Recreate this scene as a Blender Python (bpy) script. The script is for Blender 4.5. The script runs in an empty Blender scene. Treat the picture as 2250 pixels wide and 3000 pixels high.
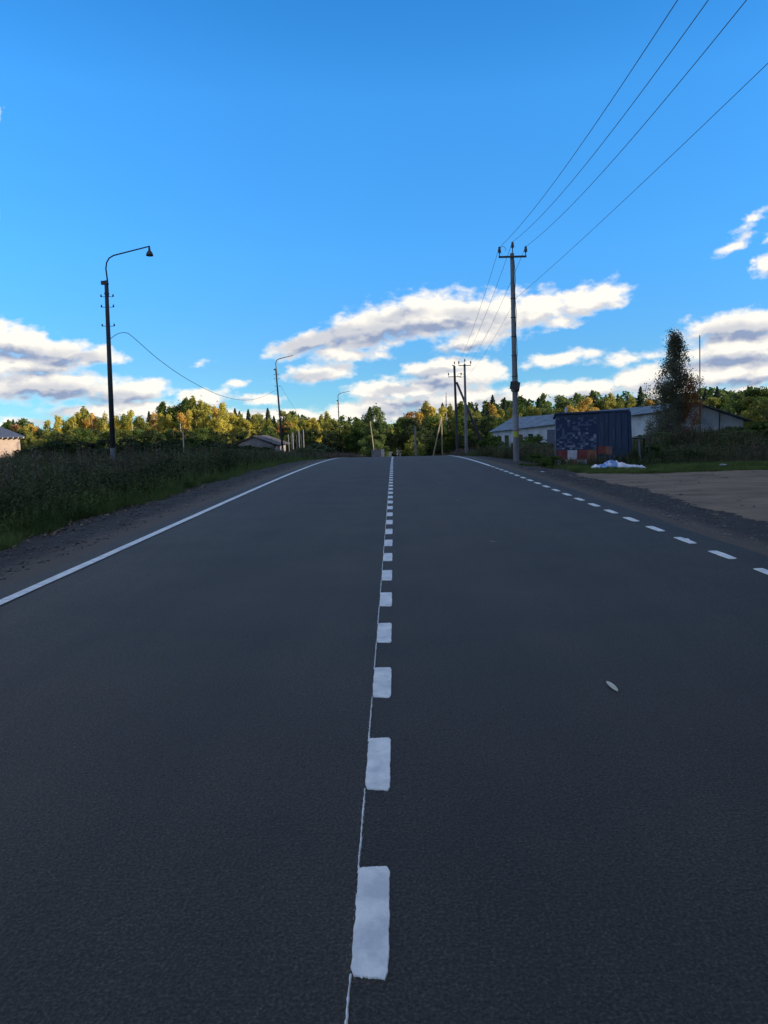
import bpy, math, random
import numpy as np
from mathutils import Matrix, Vector
R = math.radians
random.seed(7)
rng = np.random.default_rng(11)
scene = bpy.context.scene
col = scene.collection

# ------------------------------------------------------------------ camera
CAM_H = 1.38
cam_data = bpy.data.cameras.new('camera')
cam = bpy.data.objects.new('camera', cam_data); col.objects.link(cam)
cam_data.lens = 27.0; cam_data.sensor_width = 36; cam_data.sensor_fit = 'AUTO'
cam_data.clip_start = 0.05; cam_data.clip_end = 6000
CR = Matrix.Rotation(R(0.83), 3, 'Z') @ Matrix.Rotation(R(90 - 6.30), 3, 'X') @ Matrix.Rotation(R(-1.2), 3, 'Z')
cam.matrix_world = Matrix.Translation((0, 0, CAM_H)) @ CR.to_4x4()
scene.camera = cam

def ray(px, py):
    return CR @ Vector(((px - 1125) / 2250, -(py - 1500) / 2250, -1))
def P(px, py, Y):
    """surveyed point: picture position (photo pixels) at forward distance Y"""
    d = ray(px, py)
    return Vector((0, 0, CAM_H)) + d * (Y / d.y)

# ------------------------------------------------------------------ sun, sky, exposure
SUN_EL, SUN_AZ = 14.5, 101.0        # azimuth clockwise from +Y (road direction)
sd = Vector((math.sin(R(SUN_AZ)) * math.cos(R(SUN_EL)), math.cos(R(SUN_AZ)) * math.cos(R(SUN_EL)), math.sin(R(SUN_EL))))
sun_data = bpy.data.lights.new('sun', 'SUN'); sun = bpy.data.objects.new('sun', sun_data); col.objects.link(sun)
sun_data.energy = 4.2; sun_data.angle = R(0.5); sun_data.color = (1.0, 0.88, 0.70)
sun.rotation_euler = sd.to_track_quat('Z', 'Y').to_euler(); sun.location = (60, 0, 60)

scene.view_settings.view_transform = 'Standard'; scene.view_settings.look = 'None'
scene.view_settings.gamma = 1; scene.view_settings.use_curve_mapping = False
scene.view_settings.exposure = 1.05

def azel(px, py):
    d = ray(px, py).normalized()
    return math.degrees(math.atan2(d.x, d.y)), math.degrees(math.asin(d.z))
# clouds of the afternoon sky: centre, half width, half height (photo px), tilt in degrees
CLOUDS = [(905,1003,130,33,12),(1080,965,190,62,12),(1250,925,190,66,4),(1430,925,200,62,0),(1600,900,85,42,8),(1560,905,95,45,20),
 (1725,878,125,42,12),(1640,948,70,18,5),(1010,1035,130,22,-4),(1400,985,120,40,12),
 (940,1090,115,30,4),(1275,1078,115,28,3),(1110,1142,105,34,3),(1330,1105,130,50,10),(1230,1140,190,30,3),(1090,1195,190,26,3),(1340,1180,200,48,5),
 (1560,1150,110,30,3),(1400,1100,90,36,3),(1640,1048,125,20,6),(1830,1050,95,18,3),(1720,1145,130,34,0),(1890,1110,85,45,8),
 (2170,955,150,42,0),(2160,1020,190,55,0),(2140,1090,230,42,0),(2230,1150,140,22,0),(1960,1140,130,40,0),
 (2140,722,56,17,14),(2212,642,48,15,25),(2246,778,40,24,20),(2247,705,20,12,10),
 (40,1000,120,48,-14),(170,1030,120,36,-8),(290,1042,70,24,0),(60,1070,180,34,0),(130,1130,230,42,0),(380,1148,130,32,5),(60,1238,130,14,0),(320,1197,190,22,3),(420,1205,170,26,0),
 (600,1168,85,26,0),(765,1168,78,20,-3),(705,1126,38,13,6),(580,1063,28,8,0),(-12,330,30,17,-50),(-8,632,16,12,60),
 (800,1225,260,26,0),(1000,1225,260,30,0)]

FILL_CLOUD_BIAS = -2.9
# greyer self-shaded parts inside those clouds
SHADES = [(900,1005,120,16,9),(1010,980,150,20,10),(1110,975,130,24,3),(1170,930,95,16,6),(1400,925,130,15,-8),(1290,955,120,14,0),(1330,1022,90,9,0),(900,1102,85,12,-3),(1270,1090,110,10,3),
 (1160,1142,90,10,5),(1285,1125,75,13,0),(1200,1198,170,15,0),(1430,1175,70,13,12),(1950,1115,70,14,15),(2165,975,125,22,0),(2130,1066,180,14,0),(2180,1117,100,9,5),(1720,1160,110,9,4),
 (60,1030,150,16,-3),(230,1055,90,12,5),(110,1085,70,10,0),(150,1147,140,24,0),(330,1168,120,15,0),(130,1228,100,14,12),(690,868+310,60,7,0)]
def build_world():
    w = bpy.data.worlds.new('World'); scene.world = w; w.use_nodes = True
    nt = w.node_tree; N = nt.nodes; L = nt.links
    for n in list(N): N.remove(n)
    # ---- group: cloud field as a function of (azimuth, elevation) in degrees
    g = bpy.data.node_groups.new('cloud_field', 'ShaderNodeTree')
    g.interface.new_socket('p', in_out='INPUT', socket_type='NodeSocketVector')
    g.interface.new_socket('field', in_out='OUTPUT', socket_type='NodeSocketFloat')
    gi = g.nodes.new('NodeGroupInput'); go = g.nodes.new('NodeGroupOutput')
    def gm(op, a, b=None, c=None):
        n = g.nodes.new('ShaderNodeMath'); n.operation = op
        for i, v in enumerate((a, b, c)):
            if v is None: continue
            if isinstance(v, (int, float)): n.inputs[i].default_value = v
            else: g.links.new(v, n.inputs[i])
        return n.outputs[0]
    # domain warp
    nz = g.nodes.new('ShaderNodeTexNoise'); nz.inputs['Scale'].default_value = 0.55; nz.inputs['Detail'].default_value = 5; nz.inputs['Roughness'].default_value = .6
    g.links.new(gi.outputs[0], nz.inputs['Vector'])
    sub = g.nodes.new('ShaderNodeVectorMath'); sub.operation = 'SUBTRACT'; g.links.new(nz.outputs['Color'], sub.inputs[0]); sub.inputs[1].default_value = (.5, .5, .5)
    mu = g.nodes.new('ShaderNodeVectorMath'); mu.operation = 'MULTIPLY'; g.links.new(sub.outputs[0], mu.inputs[0]); mu.inputs[1].default_value = (2.6, 1.0, 0)
    ad = g.nodes.new('ShaderNodeVectorMath'); ad.operation = 'ADD'; g.links.new(gi.outputs[0], ad.inputs[0]); g.links.new(mu.outputs[0], ad.inputs[1])
    best = None
    for (cx, cy, rx, ry, tilt) in CLOUDS:
        a, e = azel(cx, cy)
        mp = g.nodes.new('ShaderNodeMapping'); mp.vector_type = 'TEXTURE'
        mp.inputs['Location'].default_value = (a, e, 0); mp.inputs['Rotation'].default_value = (0, 0, R(tilt + 1.2))
        mp.inputs['Scale'].default_value = (rx * 1.04 / 2250 * 57.3, ry * 1.14 / 2250 * 57.3, 1)
        g.links.new(ad.outputs[0], mp.inputs[0])
        ln = g.nodes.new('ShaderNodeVectorMath'); ln.operation = 'LENGTH'; g.links.new(mp.outputs[0], ln.inputs[0])
        v = gm('SUBTRACT', 1.0, ln.outputs['Value'])
        v = gm('MULTIPLY', v, min(1.0, ry / 26.0))
        best = v if best is None else gm('SMOOTH_MAX', best, v, .25)
    # low scattered cumulus around the rest of the horizon
    sp = g.nodes.new('ShaderNodeSeparateXYZ'); g.links.new(gi.outputs[0], sp.inputs[0])
    mp = g.nodes.new('ShaderNodeMapping'); mp.inputs['Scale'].default_value = (.09, .3, 1); g.links.new(gi.outputs[0], mp.inputs[0])
    n2 = g.nodes.new('ShaderNodeTexNoise'); n2.inputs['Scale'].default_value = 1.0; n2.inputs['Detail'].default_value = 4; g.links.new(mp.outputs[0], n2.inputs['Vector'])
    f2 = gm('MULTIPLY_ADD', n2.outputs[0], 4.0, -1.95)
    el_pen = gm('MULTIPLY', gm('MAXIMUM', gm('SUBTRACT', sp.outputs['Y'], 9.0), 0.0), -.06)
    f2 = gm('ADD', f2, el_pen)
    side = gm('MULTIPLY', gm('SUBTRACT', gm('ABSOLUTE', sp.outputs['X']), 29.0), .25)   # only beyond the pictured sector
    side = gm('MINIMUM', gm('MAXIMUM', side, -3.0), 0.0)
    f2 = gm('ADD', f2, side)
    best = gm('MAXIMUM', best, f2)
    # broken cumulus added overhead and behind the viewer as unseen neutral fill light
    g3 = g.nodes.new('ShaderNodeTexNoise'); g3.inputs['Scale'].default_value = .045; g3.inputs['Detail'].default_value = 3
    mp3 = g.nodes.new('ShaderNodeMapping'); mp3.inputs['Scale'].default_value = (1, 1.6, 1); mp3.inputs['Location'].default_value = (0, 0, 4.2); g.links.new(gi.outputs[0], mp3.inputs[0]); g.links.new(mp3.outputs[0], g3.inputs['Vector'])
    f3 = gm('MULTIPLY_ADD', g3.outputs[0], 6.0, FILL_CLOUD_BIAS)
    out_az = gm('MULTIPLY', gm('SUBTRACT', gm('ABSOLUTE', sp.outputs['X']), 33.0), .20)
    out_el = gm('MULTIPLY', gm('SUBTRACT', sp.outputs['Y'], 40.0), .20)
    outm = gm('MINIMUM', gm('MAXIMUM', gm('MAXIMUM', out_az, out_el), -4.0), 0.0)
    best = gm('MAXIMUM', best, gm('ADD', f3, outm))
    # puffy detail
    n3 = g.nodes.new('ShaderNodeTexNoise'); n3.inputs['Scale'].default_value = .95; n3.inputs['Detail'].default_value = 6; n3.inputs['Roughness'].default_value = .52
    mp = g.nodes.new('ShaderNodeMapping'); mp.inputs['Scale'].default_value = (.75, 1.35, 1); g.links.new(gi.outputs[0], mp.inputs[0]); g.links.new(mp.outputs[0], n3.inputs['Vector'])
    det = gm('MULTIPLY_ADD', n3.outputs[0], 1.35, -.675)
    g.links.new(gm('ADD', best, det), go.inputs[0])

    def m(op, a, b=None, c=None, clamp=False):
        n = N.new('ShaderNodeMath'); n.operation = op; n.use_clamp = clamp
        for i, v in enumerate((a, b, c)):
            if v is None: continue
            if isinstance(v, (int, float)): n.inputs[i].default_value = v
            else: L.new(v, n.inputs[i])
        return n.outputs[0]
    tc = N.new('ShaderNodeTexCoord')
    sx = N.new('ShaderNodeSeparateXYZ'); L.new(tc.outputs['Generated'], sx.inputs[0])
    az = m('MULTIPLY', m('ARCTAN2', sx.outputs['X'], sx.outputs['Y']), 57.29578)
    el = m('MULTIPLY', m('ARCSINE', sx.outputs['Z']), 57.29578)
    cb = N.new('ShaderNodeCombineXYZ'); L.new(az, cb.inputs[0]); L.new(el, cb.inputs[1])
    def field(off):
        v = cb.outputs[0]
        if off:
            a = N.new('ShaderNodeVectorMath'); a.operation = 'ADD'; L.new(v, a.inputs[0]); a.inputs[1].default_value = off; v = a.outputs[0]
        gn = N.new('ShaderNodeGroup'); gn.node_tree = bpy.data.node_groups['cloud_field']; L.new(v, gn.inputs[0]); return gn.outputs[0]
    g = g2 = bpy.data.node_groups.new('shade_field', 'ShaderNodeTree')
    g2.interface.new_socket('p', in_out='INPUT', socket_type='NodeSocketVector'); g2.interface.new_socket('field', in_out='OUTPUT', socket_type='NodeSocketFloat')
    gi2 = g2.nodes.new('NodeGroupInput'); go2 = g2.nodes.new('NodeGroupOutput')
    nz = g2.nodes.new('ShaderNodeTexNoise'); nz.inputs['Scale'].default_value = .7; nz.inputs['Detail'].default_value = 5; g2.links.new(gi2.outputs[0], nz.inputs['Vector'])
    s_ = g2.nodes.new('ShaderNodeVectorMath'); s_.operation = 'MULTIPLY_ADD'; g2.links.new(nz.outputs['Color'], s_.inputs[0]); s_.inputs[1].default_value = (2.4, 1.1, 0); s_.inputs[2].default_value = (-1.2, -.55, 0)
    a_ = g2.nodes.new('ShaderNodeVectorMath'); a_.operation = 'ADD'; g2.links.new(gi2.outputs[0], a_.inputs[0]); g2.links.new(s_.outputs[0], a_.inputs[1]); bb = None
    def g2m(op, a, b=None, c=None):
        n = g2.nodes.new('ShaderNodeMath'); n.operation = op
        for i, v in enumerate((a, b, c)):
            if v is None: continue
            if isinstance(v, (int, float)): n.inputs[i].default_value = v
            else: g2.links.new(v, n.inputs[i])
        return n.outputs[0]
    for (cx_, cy_, rx, ry, tilt) in SHADES:
        a, e = azel(cx_, cy_); mp = g2.nodes.new('ShaderNodeMapping'); mp.vector_type = 'TEXTURE'; mp.inputs['Location'].default_value = (a, e, 0); mp.inputs['Rotation'].default_value = (0, 0, R(tilt + 1.2))
        mp.inputs['Scale'].default_value = (rx * 1.1 / 2250 * 57.3, ry * 1.5 / 2250 * 57.3, 1); g2.links.new(a_.outputs[0], mp.inputs[0])
        ln = g2.nodes.new('ShaderNodeVectorMath'); ln.operation = 'LENGTH'; g2.links.new(mp.outputs[0], ln.inputs[0]); v = g2m('SUBTRACT', 1.0, ln.outputs['Value'])
        bb = v if bb is None else g2m('SMOOTH_MAX', bb, v, .3)
    g2.links.new(bb, go2.inputs[0])
    sg = N.new('ShaderNodeGroup'); sg.node_tree = g2; L.new(cb.outputs[0], sg.inputs[0])
    shd = N.new('ShaderNodeMapRange'); shd.interpolation_type = 'SMOOTHSTEP'; L.new(sg.outputs[0], shd.inputs[0]); shd.inputs[1].default_value = -.15; shd.inputs[2].default_value = .65
    F0 = field(None); F1 = field((.35, .85, 0)); 
    cover = N.new('ShaderNodeMapRange'); cover.interpolation_type = 'SMOOTHSTEP'; L.new(F0, cover.inputs[0])
    cover.inputs[1].default_value = -.08; cover.inputs[2].default_value = .50
    lit = N.new('ShaderNodeMapRange'); L.new(m('SUBTRACT', F0, F1), lit.inputs[0]); lit.interpolation_type = 'SMOOTHSTEP'
    lit.inputs[1].default_value = -.40; lit.inputs[2].default_value = .34
    thin = N.new('ShaderNodeMapRange'); L.new(F0, thin.inputs[0]); thin.inputs[1].default_value = .02; thin.inputs[2].default_value = .38
    dark1 = m('MULTIPLY', m('MULTIPLY', m('SUBTRACT', 1.0, lit.outputs[0]), thin.outputs[0]), .52)
    darkness = m('MINIMUM', m('ADD', dark1, m('MULTIPLY', shd.outputs[0], .55)), 1.0)
    cc = N.new('ShaderNodeMix'); cc.data_type = 'RGBA'; L.new(darkness, cc.inputs[0])
    cc.inputs[6].default_value = (.53, .505, .455, 1); cc.inputs[7].default_value = (.145, .180, .265, 1)
    sky = N.new('ShaderNodeTexSky'); sky.sky_type = 'NISHITA'; sky.sun_disc = False
    sky.sun_elevation = R(SUN_EL); sky.sun_rotation = R(SUN_AZ); sky.altitude = 200; sky.air_density = .6; sky.dust_density = 0; sky.ozone_density = 5.0
    # the phone's rendering of the blue: a colour grade over the sky texture
    tint = N.new('ShaderNodeMix'); tint.data_type = 'RGBA'; tint.blend_type = 'MULTIPLY'; tint.inputs[0].default_value = 1
    L.new(sky.outputs[0], tint.inputs[6])
    tr = N.new('ShaderNodeValToRGB'); L.new(m('DIVIDE', el, 60.0), tr.inputs[0]); e0 = tr.color_ramp.elements
    SC = 1 / 2.6
    for i, (p_, c_) in enumerate([(0.0, (.78, .98, .92)), (4.5 / 60, (.94, 1.24, 1.14)), (12 / 60, (1.04, 1.95, 1.95)), (22 / 60, (1.10, 2.55, 2.60)), (36 / 60, (.42, 2.05, 2.45))]):
        e_ = e0[i] if i < 2 else e0.new(p_)
        if i < 2: e_.position = p_
        e_.color = (c_[0] * SC, c_[1] * SC, c_[2] * SC, 1)
    L.new(tr.outputs[0], tint.inputs[7])
    bg1 = N.new('ShaderNodeBackground'); L.new(tint.outputs[2], bg1.inputs[0]); bg1.inputs[1].default_value = SKY_STR * 2.6
    bg2 = N.new('ShaderNodeBackground'); L.new(cc.outputs[2], bg2.inputs[0]); bg2.inputs[1].default_value = 1.0
    mx = N.new('ShaderNodeMixShader'); L.new(cover.outputs[0], mx.inputs[0]); L.new(bg1.outputs[0], mx.inputs[1]); L.new(bg2.outputs[0], mx.inputs[2])
    out = N.new('ShaderNodeOutputWorld'); L.new(mx.outputs[0], out.inputs[0])
    w.cycles.sampling_method = 'MANUAL'; w.cycles.sample_map_resolution = 512
SKY_TINT = (1, 1, 1, 1); SKY_STR = 0.0715
build_world()

# ------------------------------------------------------------------ helpers
def link(o, parent=None):
    col.objects.link(o)
    if parent is not None: o.parent = parent
    return o
def tag(o, label=None, cat=None, group=None, kind=None):
    if label: o['label'] = label
    if cat: o['category'] = cat
    if group: o['group'] = group
    if kind: o['kind'] = kind
    return o
def empty(name, loc, rz=0, s=1.0):
    o = bpy.data.objects.new(name, None); o.empty_display_size = .3
    o.location = loc; o.rotation_euler = (0, 0, rz); o.scale = (s, s, s) if isinstance(s, (int, float)) else s
    col.objects.link(o); return o

class MB:
    def __init__(s): s.v = []; s.f = []; s.m = []
    def add(s, vs, fs, mi=0):
        b = len(s.v); s.v += [tuple(v) for v in vs]; s.f += [tuple(b + i for i in f) for f in fs]; s.m += [mi] * len(fs)
    def box(s, c, size, rot=None, mi=0):
        hx, hy, hz = size[0] / 2, size[1] / 2, size[2] / 2
        vs = [Vector((x, y, z)) for x in (-hx, hx) for y in (-hy, hy) for z in (-hz, hz)]
        if rot is not None: vs = [rot @ v for v in vs]
        vs = [v + Vector(c) for v in vs]
        s.add(vs, [(0, 1, 3, 2), (4, 6, 7, 5), (0, 4, 5, 1), (2, 3, 7, 6), (0, 2, 6, 4), (1, 5, 7, 3)], mi)
    def tube(s, pts, rad, n=8, cap=True, mi=0):
        pts = [Vector(p) for p in pts]
        if not isinstance(rad, (list, tuple)): rad = [rad] * len(pts)
        b = len(s.v); prev = None
        for i, p in enumerate(pts):
            t = (pts[min(i + 1, len(pts) - 1)] - pts[max(i - 1, 0)]).normalized()
            if prev is None:
                ref = Vector((0, 0, 1)) if abs(t.z) < .9 else Vector((1, 0, 0))
                u = t.cross(ref).normalized()
            else:
                u = (prev - t * prev.dot(t)).normalized()
            prev = u; w = t.cross(u)
            for k in range(n):
                a = 2 * math.pi * k / n
                s.v.append(tuple(p + (u * math.cos(a) + w * math.sin(a)) * rad[i]))
        for i in range(len(pts) - 1):
            for k in range(n):
                k2 = (k + 1) % n
                s.f.append((b + i * n + k, b + i * n + k2, b + (i + 1) * n + k2, b + (i + 1) * n + k)); s.m.append(mi)
        if cap:
            s.f.append(tuple(b + k for k in range(n))[::-1]); s.m.append(mi)
            e = b + (len(pts) - 1) * n
            s.f.append(tuple(e + k for k in range(n))); s.m.append(mi)
    def lathe(s, c, prof, n=12, mi=0):
        s.tube_prof(c, prof, n, mi)
    def tube_prof(s, c, prof, n, mi=0):
        b = len(s.v)
        for (r, z) in prof:
            for k in range(n):
                a = 2 * math.pi * k / n
                s.v.append((c[0] + r * math.cos(a), c[1] + r * math.sin(a), c[2] + z))
        for i in range(len(prof) - 1):
            for k in range(n):
                k2 = (k + 1) % n
                s.f.append((b + i * n + k, b + i * n + k2, b + (i + 1) * n + k2, b + (i + 1) * n + k)); s.m.append(mi)
        s.f.append(tuple(b + k for k in range(n))[::-1]); s.m.append(mi)
        e = b + (len(prof) - 1) * n; s.f.append(tuple(e + k for k in range(n))); s.m.append(mi)
    def mesh(s, name, mats, smooth=False):
        me = bpy.data.meshes.new(name); me.from_pydata(s.v, [], s.f)
        for m_ in (mats if isinstance(mats, (list, tuple)) else [mats]): me.materials.append(m_)
        if max(s.m, default=0) > 0: me.polygons.foreach_set('material_index', s.m)
        if smooth: me.polygons.foreach_set('use_smooth', [True] * len(me.polygons))
        me.update(); return me
    def build(s, name, mats, parent=None, smooth=False, at=None):
        o = bpy.data.objects.new(name, s.mesh(name, mats, smooth))
        if at is not None: o.location = at
        return link(o, parent)

def np_mesh(name, V, F, mats, smooth=False, mi=None):
    me = bpy.data.meshes.new(name); V = np.asarray(V, dtype=np.float32); F = np.asarray(F, dtype=np.int32)
    k = F.shape[1]
    me.vertices.add(len(V)); me.vertices.foreach_set('co', V.ravel())
    me.loops.add(F.size); me.loops.foreach_set('vertex_index', F.ravel())
    me.polygons.add(len(F)); me.polygons.foreach_set('loop_start', np.arange(len(F), dtype=np.int32) * k)
    me.polygons.foreach_set('loop_total', np.full(len(F), k, dtype=np.int32))
    for m_ in (mats if isinstance(mats, (list, tuple)) else [mats]): me.materials.append(m_)
    if mi is not None: me.polygons.foreach_set('material_index', np.asarray(mi, dtype=np.int32))
    if smooth: me.polygons.foreach_set('use_smooth', np.ones(len(F), dtype=bool))
    me.update(calc_edges=True); me.validate(); return me

def mat(name, c1, c2=None, scale=5.0, rough=.85, bump=0.0, bscale=None, spec=.3, metal=0.0, stretch=None, coord='Object', objvar=0.0, transl=0.0, detail=4, c3=None, lo=.35, hi=.65):
    m_ = bpy.data.materials.new(name); m_.use_nodes = True; nt = m_.node_tree; N = nt.nodes; L = nt.links
    b = N['Principled BSDF']; b.inputs['Roughness'].default_value = rough; b.inputs['Metallic'].default_value = metal
    b.inputs['Specular IOR Level'].default_value = spec
    tc = N.new('ShaderNodeTexCoord'); v = tc.outputs[coord]
    if coord == 'World':
        pass
    if stretch:
        mp = N.new('ShaderNodeMapping'); mp.inputs['Scale'].default_value = stretch; L.new(v, mp.inputs[0]); v = mp.outputs[0]
    colr = None
    if c2 is not None:
        nz = N.new('ShaderNodeTexNoise'); nz.inputs['Scale'].default_value = scale; nz.inputs['Detail'].default_value = detail; nz.inputs['Roughness'].default_value = .6; L.new(v, nz.inputs['Vector'])
        cr = N.new('ShaderNodeValToRGB'); cr.color_ramp.elements[0].position = lo; cr.color_ramp.elements[1].position = hi
        cr.color_ramp.elements[0].color = (*c1, 1); cr.color_ramp.elements[1].color = (*c2, 1)
        if c3 is not None:
            e = cr.color_ramp.elements.new((lo + hi) / 2); e.color = (*c3, 1)
        L.new(nz.outputs[0], cr.inputs[0]); colr = cr.outputs[0]
    if objvar > 0:
        oi = N.new('ShaderNodeObjectInfo'); hs = N.new('ShaderNodeHueSaturation')
        mr = N.new('ShaderNodeMapRange'); L.new(oi.outputs['Random'], mr.inputs[0]); mr.inputs[3].default_value = 1 - objvar; mr.inputs[4].default_value = 1 + objvar
        L.new(mr.outputs[0], hs.inputs['Value'])
        mr2 = N.new('ShaderNodeMapRange'); L.new(oi.outputs['Random'], mr2.inputs[0]); mr2.inputs[3].default_value = .5 + objvar * .06; mr2.inputs[4].default_value = .5 - objvar * .06
        L.new(mr2.outputs[0], hs.inputs['Hue'])
        if colr: L.new(colr, hs.inputs['Color'])
        else: hs.inputs['Color'].default_value = (*c1, 1)
        colr = hs.outputs[0]
    if colr is not None: L.new(colr, b.inputs['Base Color'])
    else: b.inputs['Base Color'].default_value = (*c1, 1)
    if bump > 0:
        nb = N.new('ShaderNodeTexNoise'); nb.inputs['Scale'].default_value = bscale or scale * 4; nb.inputs['Detail'].default_value = 4; L.new(v, nb.inputs['Vector'])
        bp = N.new('ShaderNodeBump'); bp.inputs['Strength'].default_value = 1; bp.inputs['Distance'].default_value = bump
        L.new(nb.outputs[0], bp.inputs['Height']); L.new(bp.outputs[0], b.inputs['Normal'])
    if transl > 0:
        tr = N.new('ShaderNodeBsdfTranslucent')
        if colr is not None: L.new(colr, tr.inputs[0])
        else: tr.inputs[0].default_value = (*c1, 1)
        mx = N.new('ShaderNodeMixShader'); mx.inputs[0].default_value = transl
        L.new(b.outputs[0], mx.inputs[1]); L.new(tr.outputs[0], mx.inputs[2]); L.new(mx.outputs[0], N['Material Output'].inputs[0])
    return m_

def sstep(a, b, x):
    t = np.clip((x - a) / (b - a), 0, 1); return t * t * (3 - 2 * t)

# ------------------------------------------------------------------ lie of the land
PY = [-400, -30, 0, 22, 34, 46, 60, 80, 100, 130, 160, 200, 260, 400, 3000]
PZ = [0.0, 0, 0, 0.0, -.10, -.36, -.92, -1.95, -2.95, -3.95, -4.30, -4.60, -4.9, -5, -5]
_ys = np.linspace(-400, 3000, 3401); _zs = np.interp(_ys, PY, PZ)
_k = np.exp(-.5 * (np.arange(-12, 13) / 4.0) ** 2); _k /= _k.sum(); _zs = np.convolve(np.pad(_zs, 12, mode='edge'), _k, 'valid')
def roadz(y): return np.interp(y, _ys, _zs)
def cx(y):
    y = np.asarray(y, dtype=float)
    return np.interp(y, [-400, 45, 60, 80, 120, 160, 190, 215, 240, 270, 320, 3000], [0, 0, .22, .4, .1, -.7, -1.6, -5, -13, -30, -75, -2500])
def ground(x, y):
    x = np.asarray(x, dtype=float); y = np.asarray(y, dtype=float)
    a = x - cx(y); rz = roadz(y)
    side = sstep(5, 14, np.abs(a))
    z = rz * (1 - .35 * side)
    L_ = sstep(3.7, 5.6, -a); z = z - .16 * L_ - .42 * sstep(5.6, 10, -a)
    R_ = sstep(3.9, 5.6, a); z = z - .10 * R_ - .30 * sstep(24, 36, y) * sstep(4.5, 8, a)
    road = 1 - sstep(5.0, 5.7, np.abs(a)); z = z - .13 * road
    z = z + .85 * np.exp(-((x - 16.5) / 4.2) ** 2 - ((y - 41) / 4.0) ** 2)
    z = z + .06 * np.sin(x * .9 + 1) * np.sin(y * .7) * sstep(6, 9, np.abs(a)) * (1 - sstep(5, 7, a) * (y < 24))
    z = z + 3.0 * sstep(120, 260, y) * sstep(20, 60, x)
    z = z - .03
    return z
def gz(x, y): return float(ground(x, y))

# ------------------------------------------------------------------ materials
M = {}
M['soil'] = mat('soil', (.030, .028, .020), (.060, .050, .032), 1.2, .95, .03, 6)
M['gravel'] = mat('gravel', (.017, .016, .017), (.052, .047, .044), 22, .9, .02, 45, lo=.3, hi=.75)
def verge_mat():
    m_ = M['gravel']; nt = m_.node_tree; N = nt.nodes; L = nt.links; b = N['Principled BSDF']
    src = b.inputs['Base Color'].links[0].from_socket
    tc = N.new('ShaderNodeTexCoord'); sx = N.new('ShaderNodeSeparateXYZ'); L.new(tc.outputs['Object'], sx.inputs[0])
    ab = N.new('ShaderNodeMath'); ab.operation = 'ABSOLUTE'; L.new(sx.outputs['X'], ab.inputs[0])
    nz = N.new('ShaderNodeTexNoise'); nz.inputs['Scale'].default_value = 1.6; nz.inputs['Detail'].default_value = 6; nz.inputs['Roughness'].default_value = .7; L.new(tc.outputs['Object'], nz.inputs['Vector'])
    ad = N.new('ShaderNodeMath'); ad.operation = 'MULTIPLY_ADD'; L.new(nz.outputs[0], ad.inputs[0]); ad.inputs[1].default_value = .9; L.new(ab.outputs[0], ad.inputs[2])
    mr = N.new('ShaderNodeMapRange'); mr.interpolation_type = 'SMOOTHSTEP'; L.new(ad.outputs[0], mr.inputs[0]); mr.inputs[1].default_value = 4.45; mr.inputs[2].default_value = 4.95; mr.inputs[3].default_value = 1; mr.inputs[4].default_value = 0
    mx = N.new('ShaderNodeMix'); mx.data_type = 'RGBA'; L.new(mr.outputs[0], mx.inputs[0]); L.new(src, mx.inputs[6]); mx.inputs[7].default_value = (.088, .072, .058, 1); L.new(mx.outputs[2], b.inputs['Base Color'])
verge_mat()
M['dust'] = mat('dust', (.050, .042, .035), (.092, .076, .060), 3, .95, .004, 60)
M['lot'] = mat('sandy_dirt', (.100, .074, .051), (.20, .148, .102), 1.0, .95, .012, 7, stretch=(.5, 1.2, 1), lo=.34, hi=.60)
M['paint'] = mat('road_paint', (.50, .52, .53), (.75, .75, .72), 9, .6, .003, 70, spec=.4, coord='Object')
M['concrete'] = mat('pole_concrete', (.13, .135, .145), (.21, .215, .22), 3, .85, .003, 40, stretch=(1, 1, .3))
M['dark_concrete'] = mat('dark_concrete', (.075, .078, .085), (.12, .125, .13), 3, .85, .003, 40)  # darker tone of concrete for the lamp pole feet
M['dark_wood'] = mat('tarred_wood', (.030, .030, .034), (.070, .068, .072), 6, .85, .004, 30, stretch=(1, 1, .1))
M['pale_wood'] = mat('pale_wood', (.22, .17, .11), (.34, .27, .18), 6, .85, .004, 30, stretch=(1, 1, .1))
M['steel'] = mat('dark_steel', (.035, .035, .038), (.075, .06, .05), 9, .55, 0, spec=.5, metal=.3)
M['porcelain'] = mat('insulator_glaze', (.05, .03, .022), None, rough=.25, spec=.6)
M['wire'] = mat('aluminium_wire', (.16, .17, .19), None, rough=.6, metal=.3)
M['yellow'] = mat('yellow_sticker', (.45, .40, .06), (.30, .32, .08), 20, .6)
M['pale_band'] = mat('pale_band', (.26, .275, .29), (.20, .215, .235), 12, .7)
M['plaster'] = mat('pink_plaster', (.36, .26, .20), (.44, .33, .25), 1.5, .9, .004, 30)
M['roof_blue'] = mat('blue_roof_sheet', (.030, .042, .075), (.045, .060, .095), 3, .5, spec=.5)
M['rafter'] = mat('pale_rafter', (.50, .42, .33), None, rough=.8)
M['white_wall'] = mat('whitewashed_wall', (.24, .27, .31), (.46, .49, .51), .7, .9, .006, 18, c3=(.38, .41, .44))
M['roof_grey'] = mat('grey_corrugated_sheet', (.075, .095, .12), (.14, .165, .195), .8, .6, .01, 4, stretch=(4, .4, 1), spec=.4)
M['shed_wall'] = mat('grey_rendered_wall', (.17, .15, .15), (.27, .24, .24), .9, .9, .004, 20)
M['shed_roof'] = mat('dark_slate_sheet', (.045, .040, .042), (.075, .062, .060), 2, .8)
M['brick_red'] = mat('dull_brick', (.22, .10, .07), (.32, .16, .11), 5, .9)
M['glass'] = mat('window_glass', (.02, .025, .03), None, rough=.1, spec=.8)
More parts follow.
